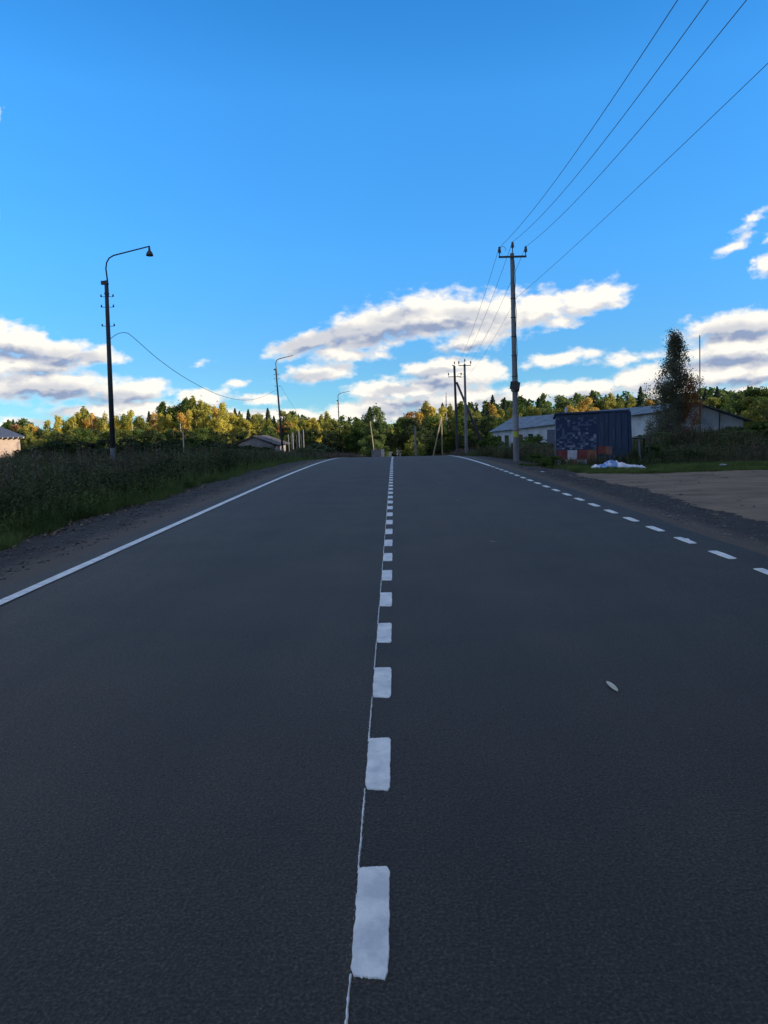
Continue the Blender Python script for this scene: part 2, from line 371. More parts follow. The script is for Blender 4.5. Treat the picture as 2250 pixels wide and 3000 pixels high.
M['board_blue'] = mat('dark_blue_sheet', (.018, .036, .080), (.034, .058, .115), 2.5, .55, .004, 12, stretch=(5, 5, .4), spec=.35)
M['tile_red'] = mat('red_tile', (.14, .034, .032), (.22, .052, .048), 9, .7)
M['tile_white'] = mat('grey_white_tile', (.36, .38, .42), (.50, .52, .56), 9, .7)
M['tile_navy'] = mat('navy_tile', (.014, .030, .075), (.026, .048, .11), 9, .6)
M['tile_slate'] = mat('slate_blue_tile', (.06, .085, .15), (.09, .12, .19), 9, .6)
M['tile_pale'] = mat('pale_blue_tile', (.15, .18, .25), (.22, .25, .32), 9, .6)
M['tile_brown'] = mat('brown_plywood', (.20, .085, .055), (.27, .13, .08), 6, .8)
M['tarp'] = mat('crumpled_white_film', (.50, .56, .72), (.75, .76, .82), 3, .5, .01, 9, spec=.4)
M['tarp_blue'] = mat('crumpled_blue_film', (.08, .18, .42), (.20, .34, .60), 4, .5, .01, 9, spec=.4)
M['stone'] = mat('crushed_stone', (.06, .056, .055), (.20, .185, .17), 3, .9, objvar=.1)
M['block'] = mat('cream_concrete', (.45, .38, .30), (.58, .50, .40), 5, .9)
M['car_paint'] = mat('dark_car_paint', (.03, .035, .045), None, rough=.3, spec=.6)
M['car_roof'] = mat('silver_car_roof', (.22, .25, .29), None, rough=.35, spec=.6, metal=.3)
M['tyre'] = mat('tyre_rubber', (.02, .02, .02), None, rough=.9)
M['bark'] = mat('grey_bark', (.06, .05, .04), (.13, .115, .10), 4, .95, .01, 14, stretch=(1, 1, .3))
M['birch_bark'] = mat('birch_bark', (.05, .045, .04), (.55, .53, .48), 2.2, .85, .004, 14, stretch=(.6, .6, 2.5), lo=.36, hi=.44)
def leafmat(n, a, b, sc=.35, tr=.42, ov=.16): return mat(n, a, b, sc, .75, objvar=ov, transl=tr, spec=.15, detail=3)
M['leaf_green'] = leafmat('green_leaves', (.045, .080, .018), (.10, .14, .03))
M['leaf_olive'] = leafmat('olive_leaves', (.13, .15, .035), (.26, .25, .05))
M['leaf_yellow'] = leafmat('yellow_leaves', (.34, .30, .05), (.56, .45, .08))
M['leaf_orange'] = leafmat('orange_leaves', (.40, .26, .05), (.55, .36, .08))
M['leaf_rust'] = leafmat('rust_leaves', (.30, .13, .055), (.42, .21, .08))
M['leaf_mixed'] = leafmat('turning_leaves', (.13, .16, .035), (.44, .37, .07), .5)
M['leaf_mid'] = leafmat('mid_green_leaves', (.075, .115, .035), (.15, .19, .055))
M['leaf_shade'] = leafmat('shade_darkened_leaves', (.020, .034, .014), (.052, .072, .026))  # darker leaf green: shade on lower trees and thickets put into colour
M['needles'] = leafmat('spruce_needles', (.022, .040, .022), (.045, .068, .032), tr=.08)
M['weed_dark'] = mat('weed_foliage', (.030, .044, .024), (.115, .135, .060), .45, .85, transl=.2, spec=.1)
M['weed_green'] = mat('fresh_weed_foliage', (.075, .115, .038), (.155, .205, .065), .8, .85, transl=.25, spec=.1)
M['weed_dry'] = mat('dry_weed_stalks', (.075, .062, .048), (.17, .14, .10), .6, .9, transl=.15, spec=.1)
M['leaf_litter'] = mat('fallen_leaf', (.40, .38, .30), (.55, .52, .42), 30, .7)

def asphalt_mat():
    m_ = bpy.data.materials.new('asphalt'); m_.use_nodes = True; nt = m_.node_tree; N = nt.nodes; L = nt.links
    b = N['Principled BSDF']; b.inputs['Specular IOR Level'].default_value = .38
    tc = N.new('ShaderNodeTexCoord'); v = tc.outputs['Object']
    def noise(s, d=3, st=None, r=.55):
        n = N.new('ShaderNodeTexNoise'); n.inputs['Scale'].default_value = s; n.inputs['Detail'].default_value = d; n.inputs['Roughness'].default_value = r
        if st:
            mp = N.new('ShaderNodeMapping'); mp.inputs['Scale'].default_value = st; L.new(v, mp.inputs[0]); L.new(mp.outputs[0], n.inputs['Vector'])
        else: L.new(v, n.inputs['Vector'])
        return n.outputs[0]
    def ramp(f, els):
        r = N.new('ShaderNodeValToRGB'); r.color_ramp.elements[0].position = els[0][0]; r.color_ramp.elements[0].color = (*els[0][1], 1)
        r.color_ramp.elements[1].position = els[-1][0]; r.color_ramp.elements[1].color = (*els[-1][1], 1)
        for p, c in els[1:-1]:
            e = r.color_ramp.elements.new(p); e.color = (*c, 1)
        L.new(f, r.inputs[0]); return r.outputs[0]
    def mul(a, b_, f=1.0, mode='MULTIPLY'):
        n = N.new('ShaderNodeMix'); n.data_type = 'RGBA'; n.blend_type = mode; n.inputs[0].default_value = f
        L.new(a, n.inputs[6]); L.new(b_, n.inputs[7]); return n.outputs[2]
    grain = ramp(noise(95, 3, r=.7), [(.36, (.0145, .0128, .0108)), (.52, (.036, .0312, .0262)), (.68, (.084, .074, .061))])
    blot = ramp(noise(.9, 5), [(.3, (.76, .78, .82)), (.7, (1.24, 1.20, 1.14))])
    track = ramp(noise(1.6, 3, (1, .04, 1)), [(.32, (.82, .83, .85)), (.68, (1.20, 1.18, 1.13))])
    stain = ramp(noise(2.3, 2), [(.62, (1, 1, 1)), (.72, (1.10, 1.06, 1.0))])
    c = mul(mul(mul(grain, blot), track), stain)
    vp = N.new('ShaderNodeTexVoronoi'); vp.inputs['Scale'].default_value = 48; vp.inputs['Randomness'].default_value = 1; L.new(v, vp.inputs['Vector'])
    pr = ramp(vp.outputs['Distance'], [(.10, (.30, .30, .32)), (.30, (1, 1, 1))]); psel = N.new('ShaderNodeSeparateColor'); L.new(vp.outputs['Color'], psel.inputs[0])
    pg = N.new('ShaderNodeMath'); pg.operation = 'GREATER_THAN'; L.new(psel.outputs[1], pg.inputs[0]); pg.inputs[1].default_value = .68
    pm = N.new('ShaderNodeMix'); pm.data_type = 'RGBA'; pm.blend_type = 'MULTIPLY'; L.new(pg.outputs[0], pm.inputs[0]); L.new(c, pm.inputs[6]); L.new(pr, pm.inputs[7]); c = pm.outputs[2]
    gg = ramp(noise(30, 4, r=.7), [(.35, (.80, .80, .80)), (.65, (1.2, 1.2, 1.2))]); c = mul(c, gg)
    vo = N.new('ShaderNodeTexVoronoi'); vo.inputs['Scale'].default_value = 38; L.new(v, vo.inputs['Vector'])
    spk = N.new('ShaderNodeMath'); spk.operation = 'LESS_THAN'; L.new(vo.outputs['Distance'], spk.inputs[0]); spk.inputs[1].default_value = .06
    sel = N.new('ShaderNodeSeparateColor'); L.new(vo.outputs['Color'], sel.inputs[0])
    s2 = N.new('ShaderNodeMath'); s2.operation = 'GREATER_THAN'; L.new(sel.outputs[0], s2.inputs[0]); s2.inputs[1].default_value = .86
    s3 = N.new('ShaderNodeMath'); s3.operation = 'MULTIPLY'; L.new(spk.outputs[0], s3.inputs[0]); L.new(s2.outputs[0], s3.inputs[1])
    fm = N.new('ShaderNodeMix'); fm.data_type = 'RGBA'; L.new(s3.outputs[0], fm.inputs[0]); L.new(c, fm.inputs[6]); fm.inputs[7].default_value = (.24, .23, .20, 1)
    L.new(fm.outputs[2], b.inputs['Base Color'])
    b.inputs['Roughness'].default_value = .72
    h1 = noise(55, 5, r=.75); h2 = N.new('ShaderNodeTexVoronoi'); h2.inputs['Scale'].default_value = 85; L.new(v, h2.inputs['Vector'])
    ad = N.new('ShaderNodeMath'); ad.operation = 'MULTIPLY_ADD'; L.new(h2.outputs['Distance'], ad.inputs[0]); ad.inputs[1].default_value = -.4; L.new(h1, ad.inputs[2])
    bp = N.new('ShaderNodeBump'); bp.inputs['Distance'].default_value = .013; bp.inputs['Strength'].default_value = 1; L.new(ad.outputs[0], bp.inputs['Height']); L.new(bp.outputs[0], b.inputs['Normal'])
    return m_
M['asphalt'] = asphalt_mat()

# ------------------------------------------------------------------ ground sheet
def axis(parts):
    o = []
    for a, b_, s in parts: o += list(np.arange(a, b_, s))
    return np.array(o + [parts[-1][1]])
gx = axis([(-2500, -400, 300), (-400, -100, 25), (-100, -30, 4), (-30, -7, 1), (-7, -3, .25), (-3, 3, 1), (3, 7, .25), (7, 30, 1), (30, 100, 4), (100, 400, 25), (400, 2500, 300)])
gy = axis([(-300, -40, 20), (-40, 0, 4), (0, 60, 1), (60, 130, 2.5), (130, 300, 10), (300, 700, 50), (700, 3000, 400)])
def sheet(name, xs, ys, zf, m_, parent=None, follow=True):
    X, Y = np.meshgrid(xs, ys)
    if follow: X = X + np.where(np.abs(X) < 60, cx(np.minimum(Y, 320.)) * 1.0, 0) * 1.0
    Z = zf(X, Y); nx, ny = len(xs), len(ys)
    V = np.stack([X.ravel(), Y.ravel(), Z.ravel()], 1)
    i = np.arange(nx * ny).reshape(ny, nx)
    F = np.stack([i[:-1, :-1].ravel(), i[:-1, 1:].ravel(), i[1:, 1:].ravel(), i[1:, :-1].ravel()], 1)
    o = bpy.data.objects.new(name, np_mesh(name, V, F, m_, True)); link(o, parent); return o
o = sheet('ground', gx, gy, ground, M['soil'], follow=False); tag(o, kind='structure', label='dark soil of the fields beside the road')

# ------------------------------------------------------------------ road
LX, RX = -3.62, 3.78
M['old_asphalt'] = mat('asphalt_painted_sunlit', (.26, .22, .19), (.36, .31, .27), .8, .9)  # pale colour stands in for sunlight on the road beyond the crest
ys_road = np.concatenate([np.arange(-25, 0, 2.5), np.arange(0, 130, 1.0), np.arange(130, 330, 4)])
def road_top(x, y): return roadz(y) + .0 * x
V = []; F = []
for y in ys_road:
    c = float(cx(y)); z = float(roadz(y)); j = .03 * math.sin(y * 1.7) + .02 * math.sin(y * 4.1)
    for (x, dz) in ((LX + j, -.10), (LX + j + .03, -.006), (-1.5, 0), (0, 0), (1.5, 0), (RX - .03 + j, -.006), (RX + j, -.10)):
        V.append((c + x, y, z + dz))
for i in range(len(ys_road) - 1):
    for k in range(6):
        a = i * 7 + k; F.append((a, a + 1, a + 8, a + 7))
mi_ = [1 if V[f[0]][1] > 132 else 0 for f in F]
road = bpy.data.objects.new('road', np_mesh('road', V, F, [M['asphalt'], M['old_asphalt']], mi=mi_)); link(road); tag(road, kind='structure', label='dark new asphalt road running over a low crest')  # old_asphalt: pale colour standing in for sunlight beyond the crest

def strip(name, x0, x1, ya, yb, dz, m_, parent, step=.5, seed=0, rag=.006, th=.004):
    """painted strip: top sheet with slightly ragged edges and a thin rim"""
    r = random.Random(seed); n = max(1, int((yb - ya) / step)); mb = MB(); vs = []
    for i in range(n + 1):
        y = ya + (yb - ya) * i / n; c = float(cx(y)); z = float(roadz(y)) + dz
        a = x0 + r.uniform(-rag, rag); b_ = x1 + r.uniform(-rag, rag)
        vs += [(c + a, y, z - th), (c + a, y, z), (c + b_, y, z), (c + b_, y, z - th)]
    fs = []
    for i in range(n):
        q = i * 4
        for k in range(3): fs.append((q + k, q + k + 1, q + k + 5, q + k + 4))
    fs += [(0, 1, 2, 3), (n * 4 + 3, n * 4 + 2, n * 4 + 1, n * 4)]
    mb.add(vs, fs); return mb.build(name, m_, parent)

def dash(name, x0, x1, ya, yb, seed, parent, detail=True):
    r = random.Random(seed); z0 = .004; nseg = 34 if detail else 3; top = []
    w = x1 - x0; wob = [r.uniform(-.0022, .0022) for _ in range(200)]; wob = [(wob[i] + .8 * wob[i // 3] + .9 * wob[i // 7]) * .7 for i in range(200)]
    def edge(ax, ay, bx, by, n, amp, k):
        return [(ax + (bx - ax) * i / n + (wob[(i + k) % 200] * amp[0]), ay + (by - ay) * i / n + (wob[(i * 3 + k) % 200] * amp[1])) for i in range(n)]
    cr_ = .010
    pts = edge(x0 + cr_, ya + .012, x1 - cr_, ya, nseg, (0, 1.7 if detail else 1), 3)
    pts += edge(x1 - cr_ * .3, ya + .03, x1 - .001, yb - cr_, nseg, (.9, 0), 29)
    pts += edge(x1 - cr_, yb, x0 + cr_, yb - .003, nseg // 2 + 1, (0, 1), 57)
    pts += edge(x0, yb - cr_, x0 + .001, ya + .035, nseg, (.9, 0), 91)
    cxx = (x0 + x1) / 2; cyy = (ya + yb) / 2; c = float(cx(cyy))
    n = len(pts); vs = []
    for (x, y) in pts: vs.append((c + x, y, float(roadz(y)) - .001))
    for (x, y) in pts:
        vs.append((c + x + (cxx - x) / w * .004, y + (.002 if y < cyy else -.002), float(roadz(y)) + z0))
    fs = [(i, (i + 1) % n, n + (i + 1) % n, n + i) for i in range(n)] + [tuple(range(n, 2 * n))]
    mb = MB(); mb.add(vs, fs); return mb.build(name, M['paint'], parent)

D0 = 1.787        # near edge of the first whole centre dash
DSP = 1.010
for k in range(-3, 60):
    y = D0 + k * DSP
    if y > 58: break
    dash('centre_dash', -.137, -.036, y, y + .5, 100 + k, road, y < 14)
strip('centre_line', -.137, -.036, 58.2, 240, .004, M['paint'], road, 2)
for k in range(0, 30):
    y = 1.49 + k * 1.02
    if y > 27: break
    dash('edge_dash', 3.315, 3.42, y, y + .5, 300 + k, road, False)
strip('edge_line', 3.315, 3.42, 27.6, 240, .004, M['paint'], road, 1.5)
strip('edge_line', -3.34, -3.235, -20, 240, .004, M['paint'], road, .5, rag=.003)
# thin chalk guide line laid along the left side of the centre dashes
r_ = random.Random(5); mb = MB(); vs = []; yy = -1.0
while yy < 34:
    wdt = .0028 + r_.uniform(-.0011, .0014); off = r_.uniform(-.0012, .0012)
    for x, dz in ((-wdt, .0), (0, .003), (wdt, .0)): vs.append((-.1365 + off + x, yy, float(roadz(yy)) + .0015 + dz))
    yy += .012 if yy < 8 else .08
n = len(vs) // 3
mb.add(vs, [(i * 3 + k, i * 3 + k + 1, i * 3 + k + 4, i * 3 + k + 3) for i in range(n - 1) for k in (0, 1) if ((vs[i * 3][1] - D0) % DSP) > .46 or ((vs[i * 3][1] - D0) % DSP) < .015])
for i in range(1500):      # loose fibres and crumbs at its edge
    y = -.5 + 8 * random.random() ** 1.4; x = -.1365 + random.gauss(0, .0035); l = random.uniform(.002, .006); a = random.uniform(-2.6, 2.6)
    z = float(roadz(y)) + .002
    mb.add([(x, y, z), (x + l * math.cos(a), y + l * math.sin(a), z + .002), (x + l * math.cos(a) + .0011, y + l * math.sin(a) + .001, z + .001)], [(0, 1, 2)])
mb.build('guide_line', M['paint'], road)
# small paint spill beside the right-hand dashes
pp = P(2045, 1563, 7.4); mb = MB()
x0_, y0_ = 3.36, 8.92
mb.add([(x0_, y0_, .003), (x0_ + .07, y0_ - .02, .003), (x0_ + .09, y0_ + .09, .003), (x0_ + .01, y0_ + .12, .003)], [(0, 1, 2, 3)])
mb.build('paint_spot', M['paint'], road)

# ------------------------------------------------------------------ verges and lot
def band(name, xi, xo, y0, y1, zi, zo, m_, seed=0, step=.5, jag=.24, nx=16):
    r = random.Random(seed); ys = np.concatenate([np.arange(y0, 0, .5), np.arange(0, 42, .12), np.arange(42, y1, .6)]); V = []; F = []
    ph = [r.uniform(0, 6) for _ in range(4)]
    for y in ys:
        c = float(cx(y)); xo_ = (xo(y) if callable(xo) else xo) + jag * (math.sin(y * .9 + ph[0]) * .5 + math.sin(y * 2.3 + ph[1]) * .3) + r.uniform(-1, 1) * jag * .4
        xi_ = (xi(y) if callable(xi) else xi)
        for k in range(nx):
            t = k / (nx - 1); x = xi_ + (xo_ - xi_) * t
            V.append((c + x, y, float(roadz(y)) * (1 - .35 * float(sstep(5, 14, abs(x)))) + zi + (zo - zi) * t + (r.uniform(-.011, .011) + .012 * math.sin(y * 3.1 + x * 5 + 2 * math.sin(x * 7))) * min(1, max(0, k - 2) / 4)))
    for i in range(len(ys) - 1):
        for k in range(nx - 1):
            a = i * nx + k; F.append((a, a + 1, a + nx + 1, a + nx))
    o_ = bpy.data.objects.new(name, np_mesh(name, V, F, m_, True)); link(o_); tag(o_, kind='structure'); return o_
band('gravel_verge', -3.52, -5.75, -20, 150, -.022, -.17, M['gravel'], 1)
band('gravel_verge', 3.68, lambda y: 5.45 + .75 * float(sstep(12, 6, y)) if False else 5.45 + .75 * (1 - float(sstep(6, 14, y))), -20, 150, -.022, -.115, M['gravel'], 2)
#band('dusty_strip', -3.60, -4.02, -20, 120, -.010, -.024, M['dust'], 3, jag=.12, nx=3)
#band('dusty_strip', 3.765, lambda y: 4.15 + .1 * math.sin(y), -20, 70, -.010, -.026, M['dust'], 4, jag=.10, nx=3)
# the sandy lot on the right, with rutted relief
xs = np.arange(5.0, 42, .25); ys = np.arange(-10, 23.01, .25)
def lotz(X, Y):
    e = sstep(5.6, 8.5, X) * .008 * np.sin(Y * 2.2 + .3 * X + 1.5 * np.sin(X * .23)) * np.sin(X * .21 + .5) + .02 * np.sin(X * 1.3 + Y * .6)
    return ground(X, Y) + .03 + .13 * (1 - sstep(5.0, 5.7, X)) - .05 * (X < 5.3) + e + .008 * rng.standard_normal(X.shape) + .10 * np.exp(-((X - 7.6) / .9) ** 2 - ((Y - 13.0) / 1.2) ** 2)
o = sheet('dirt_lot', xs, ys, lotz, M['lot'], follow=False); tag(o, kind='structure', label='bare sandy lot right of the road')

# ------------------------------------------------------------------ loose stones on the verges
def scatter_stones(name, spots, sizes, m_):
    base = np.array([[1, 0, 0], [-1, 0, 0], [0, 1, 0], [0, -1, 0], [0, 0, .7], [0, 0, -.7]], dtype=float)
    fc = np.array([[0, 2, 4], [2, 1, 4], [1, 3, 4], [3, 0, 4], [2, 0, 5], [1, 2, 5], [3, 1, 5], [0, 3, 5]])
    n = len(spots); V = base[None] * (1 + .35 * rng.standard_normal((n, 6, 1))) * sizes[:, None, None] * np.array([1, .8, .7]) + .1 * sizes[:, None, None] * rng.standard_normal((n, 6, 3))
    a = rng.uniform(0, 6.28, n); c, s = np.cos(a), np.sin(a)
    X = V[..., 0] * c[:, None] - V[..., 1] * s[:, None]; Y = V[..., 0] * s[:, None] + V[..., 1] * c[:, None]
    V = np.stack([X, Y, V[..., 2]], -1) + spots[:, None, :]
    F = (fc[None] + (np.arange(n) * 6)[:, None, None]).reshape(-1, 3)
    o_ = bpy.data.objects.new(name, np_mesh(name, V.reshape(-1, 3), F, m_)); link(o_); tag(o_, kind='stuff'); return o_
n = 9000
yy = 4 + 36 * rng.random(n) ** 1.5; xx = -(3.9 + 2.0 * rng.random(n)); zz = roadz(yy) - .022 - .148 * (-(xx) - 3.52) / 2.23 + .006
o = scatter_stones('crushed_stones', np.stack([xx, yy, zz], 1), .008 + .022 * rng.random(n) ** 3, M['stone']); tag(o, 'loose dark crushed stones along the left verge', 'gravel')
yy = 5 + 30 * rng.random(n) ** 1.5; xx = 4.0 + 1.7 * rng.random(n); zz = roadz(yy) - .022 - .093 * (xx - 3.68) / 1.77 + .006
o = scatter_stones('crushed_stones', np.stack([xx, yy, zz], 1), .007 + .018 * rng.random(n) ** 3, M['stone']); tag(o, 'loose dark crushed stones along the right verge', 'gravel')
n = 1800
yy = 5 + 18 * rng.random(n); xx = 5.6 + 16 * rng.random(n); zz = lotz(xx, yy) + .0
o = scatter_stones('scattered_pebbles', np.stack([xx, yy, zz], 1), .008 + .03 * rng.random(n) ** 4, M['stone']); tag(o, 'scattered pebbles and clods on the sandy lot', 'gravel')

# ------------------------------------------------------------------ weeds and grass
def weed_proto(kind, r):
    """triangles of one plant about 1 m tall: list of 3x3 arrays"""
    T = []
    def blade(p, d, l, w, droop=0.0):
        d = d / np.linalg.norm(d); s = np.cross(d, [0, 0, 1.0]); s /= (np.linalg.norm(s) + 1e-6)
        e = p + d * l + np.array([0, 0, -droop * l]); m1 = p + d * l * .5 + s * w / 2; m2 = p + d * l * .5 - s * w / 2
        T.append([p, m1, e]); T.append([p, e, m2])
    if kind == 'grass':
        for i in range(9):
            a = r.uniform(0, 6.28); b_ = r.uniform(.1, .6)
            blade(np.array([r.uniform(-.12, .12), r.uniform(-.12, .12), 0]), np.array([math.cos(a) * b_, math.sin(a) * b_, 1]), r.uniform(.5, 1), .03, .1)
    else:
        for st in range(3):
            a = r.uniform(0, 6.28); lean = r.uniform(0, .22); H = r.uniform(.7, 1.0); o_ = np.array([r.uniform(-.15, .15), r.uniform(-.15, .15), 0])
            d = np.array([math.cos(a) * lean, math.sin(a) * lean, 1.0])
            blade(o_, d, H, .018)
            nl = 11 if kind == 'leafy' else 8
            for i in range(nl):
                t = .15 + .85 * i / nl; aa = r.uniform(0, 6.28); up = r.uniform(.2, 1.1) if kind == 'leafy' else r.uniform(.8, 1.8)
                L_ = (.20 * (1.15 - t) + .05) if kind == 'leafy' else .13 * (1.3 - t) + .04
                blade(o_ + d * H * t * .97, np.array([math.cos(aa), math.sin(aa), up]), L_ * r.uniform(.7, 1.3), .05 if kind == 'leafy' else .035, .2)
    return np.array(T)
def scatter_plants(name, kind, pts, hs, m_, label, cat, nproto=6, wide=1.0):
    r = random.Random(len(pts)); protos = [weed_proto(kind, r) for _ in range(nproto)]; pick = rng.integers(0, nproto, len(pts)); allT = []
    for k, T in enumerate(protos):
        sel = np.where(pick == k)[0]
        if len(sel) == 0: continue
        a = rng.uniform(0, 6.28, len(sel)); c, s = np.cos(a)[:, None, None], np.sin(a)[:, None, None]; h = hs[sel][:, None, None]
        w = h * wide
        X = (T[None, ..., 0] * c - T[None, ..., 1] * s) * w; Y = (T[None, ..., 0] * s + T[None, ..., 1] * c) * w; Z = T[None, ..., 2] * h
        W = np.stack([X, Y, Z], -1) + pts[sel][:, None, None, :]
        allT.append(W.reshape(-1, 3))
    V = np.concatenate(allT); F = np.arange(len(V)).reshape(-1, 3)
    o_ = bpy.data.objects.new(name, np_mesh(name, V, F, m_)); link(o_); tag(o_, label, cat, kind='stuff'); return o_
def left_pts(n, y0, y1, xin, spread=1.0, xpow=1.0):
    Y = y0 * (y1 / y0) ** rng.random(n); xo = .56 * Y + 4
    X = -(xin + (np.maximum(xo, xin + 2) - xin) * spread * rng.random(n) ** xpow) + cx(Y)
    return np.stack([X, Y, ground(X, Y)], 1)
def patch(p, s=.25, k=0): return .5 + .5 * np.sin(p[:, 0] * s * 3.1 + 2 * np.sin(p[:, 1] * s * 1.3 + k) + k) * np.cos(p[:, 1] * s * 1.7 + k * 2)
p = left_pts(9500, 8, 120, 6.0); hs = (.65 + .6 * rng.random(len(p))) * (.65 + .55 * patch(p)) * np.clip((-p[:, 0] + cx(p[:, 1]) - 5.0) / 1.5, .35, 1)
hs *= np.where((p[:, 1] > 45), .85, 1)
scatter_plants('tall_weeds', 'leafy', p, hs, M['weed_dark'], 'tall dark weeds filling the field left of the road', 'weeds')
p = left_pts(4200, 8, 120, 6.0); hs = (.7 + .55 * rng.random(len(p))) * (.6 + .5 * patch(p, .2, 2)) * np.clip((-p[:, 0] - 5) / 2.5, .3, 1)
scatter_plants('dry_weeds', 'dry', p, hs, M['weed_dry'], 'dry brown seed stalks among the left field weeds', 'weeds')
p = left_pts(900, 13, 90, 7.2); hs = 1.15 + .75 * rng.random(len(p)) ** 2
scatter_plants('tall_stalks', 'dry', p, hs, M['weed_dry'], 'scattered tall feathery stalks rising over the left field weeds', 'weeds', wide=.7)
p = left_pts(1100, 10, 70, 6.8); hs = 1.0 + .7 * rng.random(len(p)) ** 2
scatter_plants('tall_stalks', 'leafy', p, hs, M['weed_dark'], 'scattered tall leafy weeds rising over the left field', 'weeds', wide=.75)
p = left_pts(9000, 7.5, 60, 5.45, .16, 1.3); p[:, 0] += .22 * np.sin(p[:, 1] * .8) + .12 * np.sin(p[:, 1] * 2.7); hs = (.10 + .24 * rng.random(len(p))) * (.5 + .8 * patch(p, .5, 1))
p = p[(p[:, 1] > 10) | (rng.random(len(p)) < .35)]; hs = hs[:len(p)]
scatter_plants('verge_grass', 'grass', p, hs, M['weed_green'], 'short bright green grass edging the left verge', 'grass', wide=1.2)
p = left_pts(3000, 8, 60, 5.6, .45); hs = .3 + .3 * rng.random(len(p))
scatter_plants('verge_weeds', 'leafy', p, hs, M['weed_green'], 'fresh green leafy weeds along the left verge', 'weeds')
# right side: behind the lot and along the poles
def right_pts(n, y0, y1, xin, xout):
    Y = y0 + (y1 - y0) * rng.random(n) ** 1.2; X = xin + (np.array([xout(v) for v in Y]) - xin) * rng.random(n) + cx(Y)
    return np.stack([X, Y, ground(X, Y)], 1)
p = right_pts(8500, 26.5, 75, 5.9, lambda y: .56 * y + 5); hs = (.6 + .55 * rng.random(len(p))) * (.6 + .55 * patch(p, .22, 1)) * np.clip((p[:, 1] - 25) / 6, .35, 1)
scatter_plants('tall_weeds', 'leafy', p, hs, M['weed_dark'], 'tall dark weeds behind the sandy lot', 'weeds')
p = right_pts(3800, 27, 75, 5.9, lambda y: .56 * y + 5); hs = (.7 + .6 * rng.random(len(p))) * (.55 + .5 * patch(p, .2, 3)) * np.clip((p[:, 1] - 25) / 6, .35, 1)
scatter_plants('dry_weeds', 'dry', p, hs, M['weed_dry'], 'dry brown stalks in the weeds behind the sandy lot', 'weeds')
p = right_pts(9000, 22.6, 27.5, 5.6, lambda y: .56 * y + 4); hs = .07 + .16 * rng.random(len(p))
scatter_plants('lot_grass', 'grass', p, hs, M['weed_green'], 'short green grass strip behind the sandy lot', 'grass', wide=1.6)
p = right_pts(4000, 75, 140, 6.0, lambda y: .56 * y + 5); hs = .6 + .7 * rng.random(len(p))
scatter_plants('far_weeds', 'dry', p, hs, M['weed_dry'], 'brown weeds beyond the crest on the right', 'weeds', wide=1.6)
p = left_pts(3000, 75, 125, 4.6, .35); hs = .7 + .7 * rng.random(len(p))
scatter_plants('far_weeds', 'dry', p, hs, M['weed_dry'], 'tawny sunlit weeds beyond the crest on the left', 'weeds', wide=1.6)

# fallen leaves along the left verge edge
n = 1600; Y = 5 + 16 * rng.random(n) ** 1.4; X = -(5.0 + 1.5 * rng.random(n)); Z = np.maximum(ground(X, Y), roadz(Y) - .022 - .148 * (-X - 3.52) / 2.23) + .015 + .03 * rng.random(n)
u = rng.standard_normal((n, 3)) * np.array([1, 1, .35]); u /= np.linalg.norm(u, axis=1)[:, None]; w = np.cross(u, np.array([0, .3, 1.0])); s = (.018 + .03 * rng.random(n))[:, None]; Pc = np.stack([X, Y, Z], 1)
V = np.stack([Pc - u * s, Pc + w * s * .6, Pc + u * s + [0, 0, .01], Pc - w * s * .6], 1).reshape(-1, 3)
M['brown_leaf'] = mat('brown_fallen_leaves', (.10, .055, .03), (.26, .19, .10), 9, .8)
o = bpy.data.objects.new('leaf_litter', np_mesh('leaf_litter', V, np.arange(n * 4).reshape(-1, 4), M['brown_leaf'])); link(o); tag(o, 'brown fallen leaves along the edge of the left verge', 'leaves', kind='stuff')

